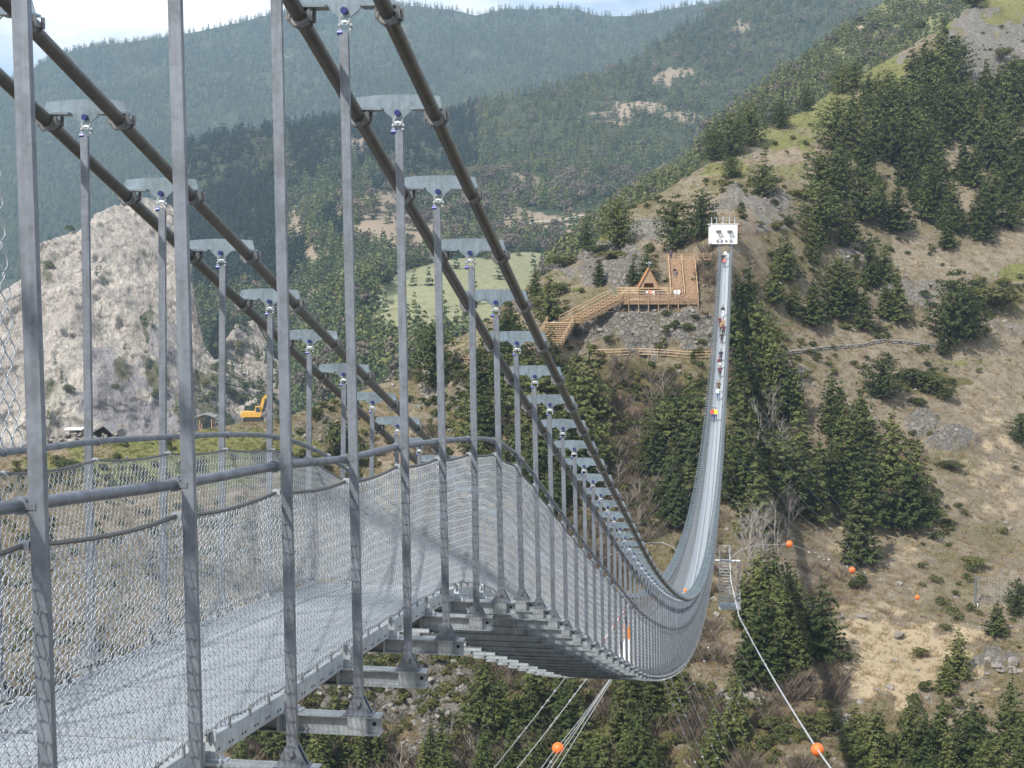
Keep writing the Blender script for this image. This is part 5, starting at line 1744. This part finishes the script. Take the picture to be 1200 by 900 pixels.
def make_pose(st, arm):
    """st: stride in metres, arm: swing; feet at z = 0, facing -y"""
    J = {'pelvis': ((0, 0, .93), (.15, .11)), 'waist': ((0, 0, 1.08), (.13, .095)), 'chest': ((0, -.01, 1.30), (.16, .11)), 'neck0': ((0, 0, 1.46), (.07, .065)), 'neck': ((0, -.01, 1.53), .052), 'head': ((0, -.025, 1.62), (.075, .09)), 'crown': ((0, -.01, 1.71), (.07, .08))}
    E_ = [('pelvis', 'waist'), ('waist', 'chest'), ('chest', 'neck0'), ('neck0', 'neck'), ('neck', 'head'), ('head', 'crown')]
    for s, n in ((-1, 'l'), (1, 'r')):
        f = st * s
        J.update({n + 'hip': ((s * .1, 0, .86), .095), n + 'knee': ((s * .11, -.06 - f * .45, .49), .062), n + 'ankle': ((s * .11, -f + .02, .09), .042), n + 'toe': ((s * .12, -f - .15, .04), .038)})
        E_ += [('pelvis', n + 'hip'), (n + 'hip', n + 'knee'), (n + 'knee', n + 'ankle'), (n + 'ankle', n + 'toe')]
        g = arm * s
        J.update({n + 'sh': ((s * .2, 0, 1.40), .062), n + 'el': ((s * .25, .04 + g * .5, 1.13), .044), n + 'wr': ((s * .24, -.06 + g, .90), .03), n + 'palm': ((s * .235, -.08 + g, .83), (.036, .018))})
        E_ += [('chest', n + 'sh'), (n + 'sh', n + 'el'), (n + 'el', n + 'wr'), (n + 'wr', n + 'palm')]
        for q in range(4):
            ln = (.075, .088, .082, .065)[q]
            J[n + 'f%d' % q] = ((s * .235 + (q - 1.5) * .004, -.105 + g + q * .017, .755 - ln * .1), .009)
            J[n + 'g%d' % q] = ((s * .225 + (q - 1.5) * .004, -.108 + g + q * .016, .755 - ln * .55), .008)
            E_ += [(n + 'palm', n + 'f%d' % q), (n + 'f%d' % q, n + 'g%d' % q)]
        J[n + 'th'] = ((s * .21, -.125 + g, .80), .010); J[n + 'th2'] = ((s * .2, -.14 + g, .765), .009)
        E_ += [(n + 'palm', n + 'th'), (n + 'th', n + 'th2')]
    body = skin_body('body', J, E_, M['skin'])
    jk = {k: v for k, v in J.items() if k in ('waist', 'chest', 'neck0', 'lsh', 'lel', 'rsh', 'rel')}
    grow = lambda d, a: {k: (v[0], tuple(q + a for q in v[1]) if isinstance(v[1], tuple) else v[1] + a) for k, v in d.items()}
    jk = grow(jk, .022); jk['hem'] = ((0, 0, .86), (.18, .135))
    for n in 'lr':
        w_ = np.array(J[n + 'wr'][0]); jk[n + 'cuff'] = (tuple(w_ + [0, 0, .02]), .045)
    jacket = skin_body('jacket', {k: jk[k] for k in ['waist', 'chest', 'neck0', 'hem', 'lsh', 'lel', 'lcuff', 'rsh', 'rel', 'rcuff']},
                       [('waist', 'chest'), ('chest', 'neck0'), ('waist', 'hem'), ('chest', 'lsh'), ('lsh', 'lel'), ('lel', 'lcuff'), ('chest', 'rsh'), ('rsh', 'rel'), ('rel', 'rcuff')], M['skin'])
    tr = grow({k: J[k] for k in ('pelvis', 'lhip', 'lknee', 'lankle', 'rhip', 'rknee', 'rankle')}, .018)
    trousers = skin_body('trousers', tr, [('pelvis', 'lhip'), ('lhip', 'lknee'), ('lknee', 'lankle'), ('pelvis', 'rhip'), ('rhip', 'rknee'), ('rknee', 'rankle')], M['skin'])
    sh = {}
    mb = MB()
    for n in 'lr':
        a_ = np.array(J[n + 'ankle'][0]); t_ = np.array(J[n + 'toe'][0])
        mb.ball((a_ + t_) / 2 + [0, 0, -.015], (.052, .135, .05), 8)
    shoes = mb.mesh('shoes', M['rubber'], True)
    hb = MB().ball((0, .005, 1.70), (.095, .112, .10), 10)
    hair = hb.mesh('hair', M['rubber'], True)
    fc = MB()
    fc.ball((0, -.135, 1.635), (.016, .022, .026), 6)
    for s in (-1, 1):
        fc.ball((s * .034, -.112, 1.665), (.013, .012, .010), 6)
        fc.ball((s * .088, -.01, 1.64), (.014, .024, .034), 6)
    fc.ball((0, -.112, 1.585), (.028, .012, .009), 6)
    face = fc.mesh('face', M['skin'], True)
    return dict(body=body, jacket=jacket, trousers=trousers, shoes=shoes, hair=hair, face=face)


POSES = [make_pose(.0, .0), make_pose(.19, .12), make_pose(-.15, -.1)]
CLOTH = {n: simple('cloth_' + n, c, .85, 0, .12, 5) for n, c in {'black': (.02, .02, .025), 'navy': (.03, .04, .09), 'jeans': (.09, .14, .26), 'white': (.78, .78, .78), 'maroon': (.13, .03, .045), 'tan': (.42, .26, .13), 'pink': (.78, .22, .20), 'mint': (.55, .75, .66), 'red': (.75, .10, .06), 'yellow': (.85, .78, .05),
                                                                 'grey': (.22, .22, .24), 'brown': (.12, .07, .04), 'orange': (.85, .25, .05), 'violet': (.22, .22, .52), 'hair_dark': (.025, .018, .012), 'hair_brown': (.10, .055, .03)}.items()}


def person(P, rz, jk, tr, hair, pose, label, group=None, h=1.0):
    e = empty('person', P, label, 'person', group, rz)
    e.scale = (h, h, h)
    q = POSES[pose]
    for part, mt in (('body', None), ('jacket', jk), ('trousers', tr), ('shoes', None), ('hair', hair), ('face', None)):
        o = link(part, q[part], e)
        if mt:
            o.material_slots[0].link = 'OBJECT'; o.material_slots[0].material = CLOTH[mt]
    return e


def deck_at(y_px, x_px):
    """point on the bridge deck seen at height y_px on its far half"""
    zs_ = np.linspace(128, 271, 1200)
    Pq = np.stack([XC + 0 * zs_, zs_, PIN(zs_) + .03], 1)
    dd = Pq @ _F
    yy = 450 - FPX * (Pq @ _U) / dd
    i = int(np.argmin(np.abs(yy - y_px)))
    xx = 600 + FPX * (Pq[i] @ _R) / dd[i]
    off = np.clip((x_px - xx) * dd[i] / FPX, -.5, .5)
    return Vector((XC + off, zs_[i], Pq[i][2]))


BP = 'people crossing the bridge'
for x, y, jk, tr, hr, po, rz, lab in [
    (849, 314, 'pink', 'jeans', 'hair_dark', 1, 0, 'person in a pink jacket and jeans walking near the far end of the bridge'),
    (847, 309, 'black', 'black', 'hair_dark', 2, 0, 'person in black just behind the pink jacket at the far end of the bridge'),
    (850, 305, 'white', 'grey', 'hair_brown', 0, 3.1, 'person in white farthest along the bridge'),
    (847, 371, 'black', 'white', 'hair_dark', 1, 3.1, 'person in a black top and pale trousers walking alone ahead of the larger group'),
    (843.5, 384, 'maroon', 'black', 'hair_dark', 0, 0, 'person in maroon at the left of the larger group on the bridge'),
    (847.5, 386, 'tan', 'grey', 'hair_brown', 2, 0, 'person in a tan jacket in the larger group on the bridge'),
    (845, 390, 'tan', 'black', 'hair_dark', 1, .2, 'person in a tan jacket and black trousers in front of the larger group'),
    (848, 393, 'maroon', 'black', 'hair_dark', 0, -.2, 'person in maroon at the right front of the larger group'),
    (845.8, 403, 'black', 'black', 'hair_dark', 1, 0, 'person all in black walking alone below the larger group'),
    (844.8, 424, 'black', 'navy', 'hair_dark', 2, 0, 'person in black behind the two maroon walkers'),
    (843, 433, 'maroon', 'white', 'hair_dark', 1, 0, 'maroon walker with pale trousers, rear of the pair'),
    (843.6, 443, 'maroon', 'black', 'hair_brown', 0, 0, 'maroon walker with black trousers, front of the pair'),
    (842, 461, 'brown', 'black', 'hair_dark', 2, 0, 'person in brown half hidden by the mint jacket'),
    (841.7, 469, 'mint', 'jeans', 'hair_brown', 1, 0, 'person in a pale mint jacket and jeans on the bridge'),
    (835.2, 494, 'red', 'jeans', 'hair_brown', 0, .3, 'person in a red top and jeans at the left net'),
    (838.3, 494, 'yellow', 'jeans', 'hair_brown', 0, -.2, 'person in a yellow vest and jeans, nearest on the far half of the bridge')]:
    person(deck_at(y, x), rz, jk, tr, hr, po, lab, BP)
zc_ = 84.0
person(Vector((XC + .14, zc_, float(PIN(zc_)) + .03)), .2, 'violet', 'navy', 'orange', 1, 'person with an orange hat and violet top at the lowest bend of the bridge', BP)
DP = 'people on the viewing deck'
Md = deck.matrix_world.copy() if deck.matrix_world != Matrix() else None
Rz = Matrix.Rotation(YAW, 4, 'Z')
for u, v, wz, jk, tr, hr, po, rz, lab in [
    (2.95, .8, 1.0, 'white', 'white', 'hair_dark', 0, .2, 'person all in white, left of the white pair at the foot of the ramp'),
    (3.55, .9, 1.05, 'white', 'white', 'hair_brown', 0, -.3, 'person all in white, right of the white pair at the foot of the ramp'),
    (-2.5, .9, .82, 'navy', 'black', 'hair_dark', 0, .4, 'person in navy at the left end of the group before the hut'),
    (-1.9, .8, .82, 'white', 'jeans', 'hair_dark', 0, 0, 'person in a white top and jeans in the group before the hut'),
    (-1.35, 1.0, .82, 'pink', 'grey', 'hair_brown', 0, -.4, 'person in pink in the group before the hut'),
    (-.85, .8, .82, 'white', 'white', 'hair_dark', 0, .1, 'person all in white in the middle of the group before the hut'),
    (-.35, 1.0, .82, 'black', 'black', 'hair_dark', 0, 0, 'person all in black in the group before the hut'),
    (.35, .9, .82, 'navy', 'jeans', 'hair_dark', 0, .3, 'person in navy and jeans right of the hut'),
    (.95, 1.0, .82, 'black', 'grey', 'hair_brown', 0, -.2, 'person in black and grey, right end of the group beside the hut'),
    (3.1, 3.6, 4.7, 'black', 'grey', 'hair_dark', 1, 3.1, 'person in black climbing the middle of the ramp'),
    (2.75, 6.9, 7.8, 'navy', 'black', 'hair_dark', 0, 3.1, 'person in dark clothes on the top landing of the ramp')]:
    person(deck.location + Rz @ Vector((u, v, wz)), YAW + rz, jk, tr, hr, po, lab, DP)

# ------------------------------------------------------------------ the air of the valley
m = bpy.data.materials.new('valley_air'); m.use_nodes = True
t = m.node_tree; t.nodes.clear()
vo = t.nodes.new('ShaderNodeVolumePrincipled'); mo = t.nodes.new('ShaderNodeOutputMaterial')
vo.inputs['Color'].default_value = (0.55, 0.76, 1.0, 1)
vo.inputs['Density'].default_value = 0.00012
vo.inputs['Anisotropy'].default_value = 0.1
t.links.new(vo.outputs[0], mo.inputs['Volume'])
hz = MB().box((0, 0, 0), (9000, 7000, 960)).build('haze', m)
hz.location = (0, 2900, 148)                   # from just under the valley floor to just over the highest crest
tag(hz, kind='stuff')
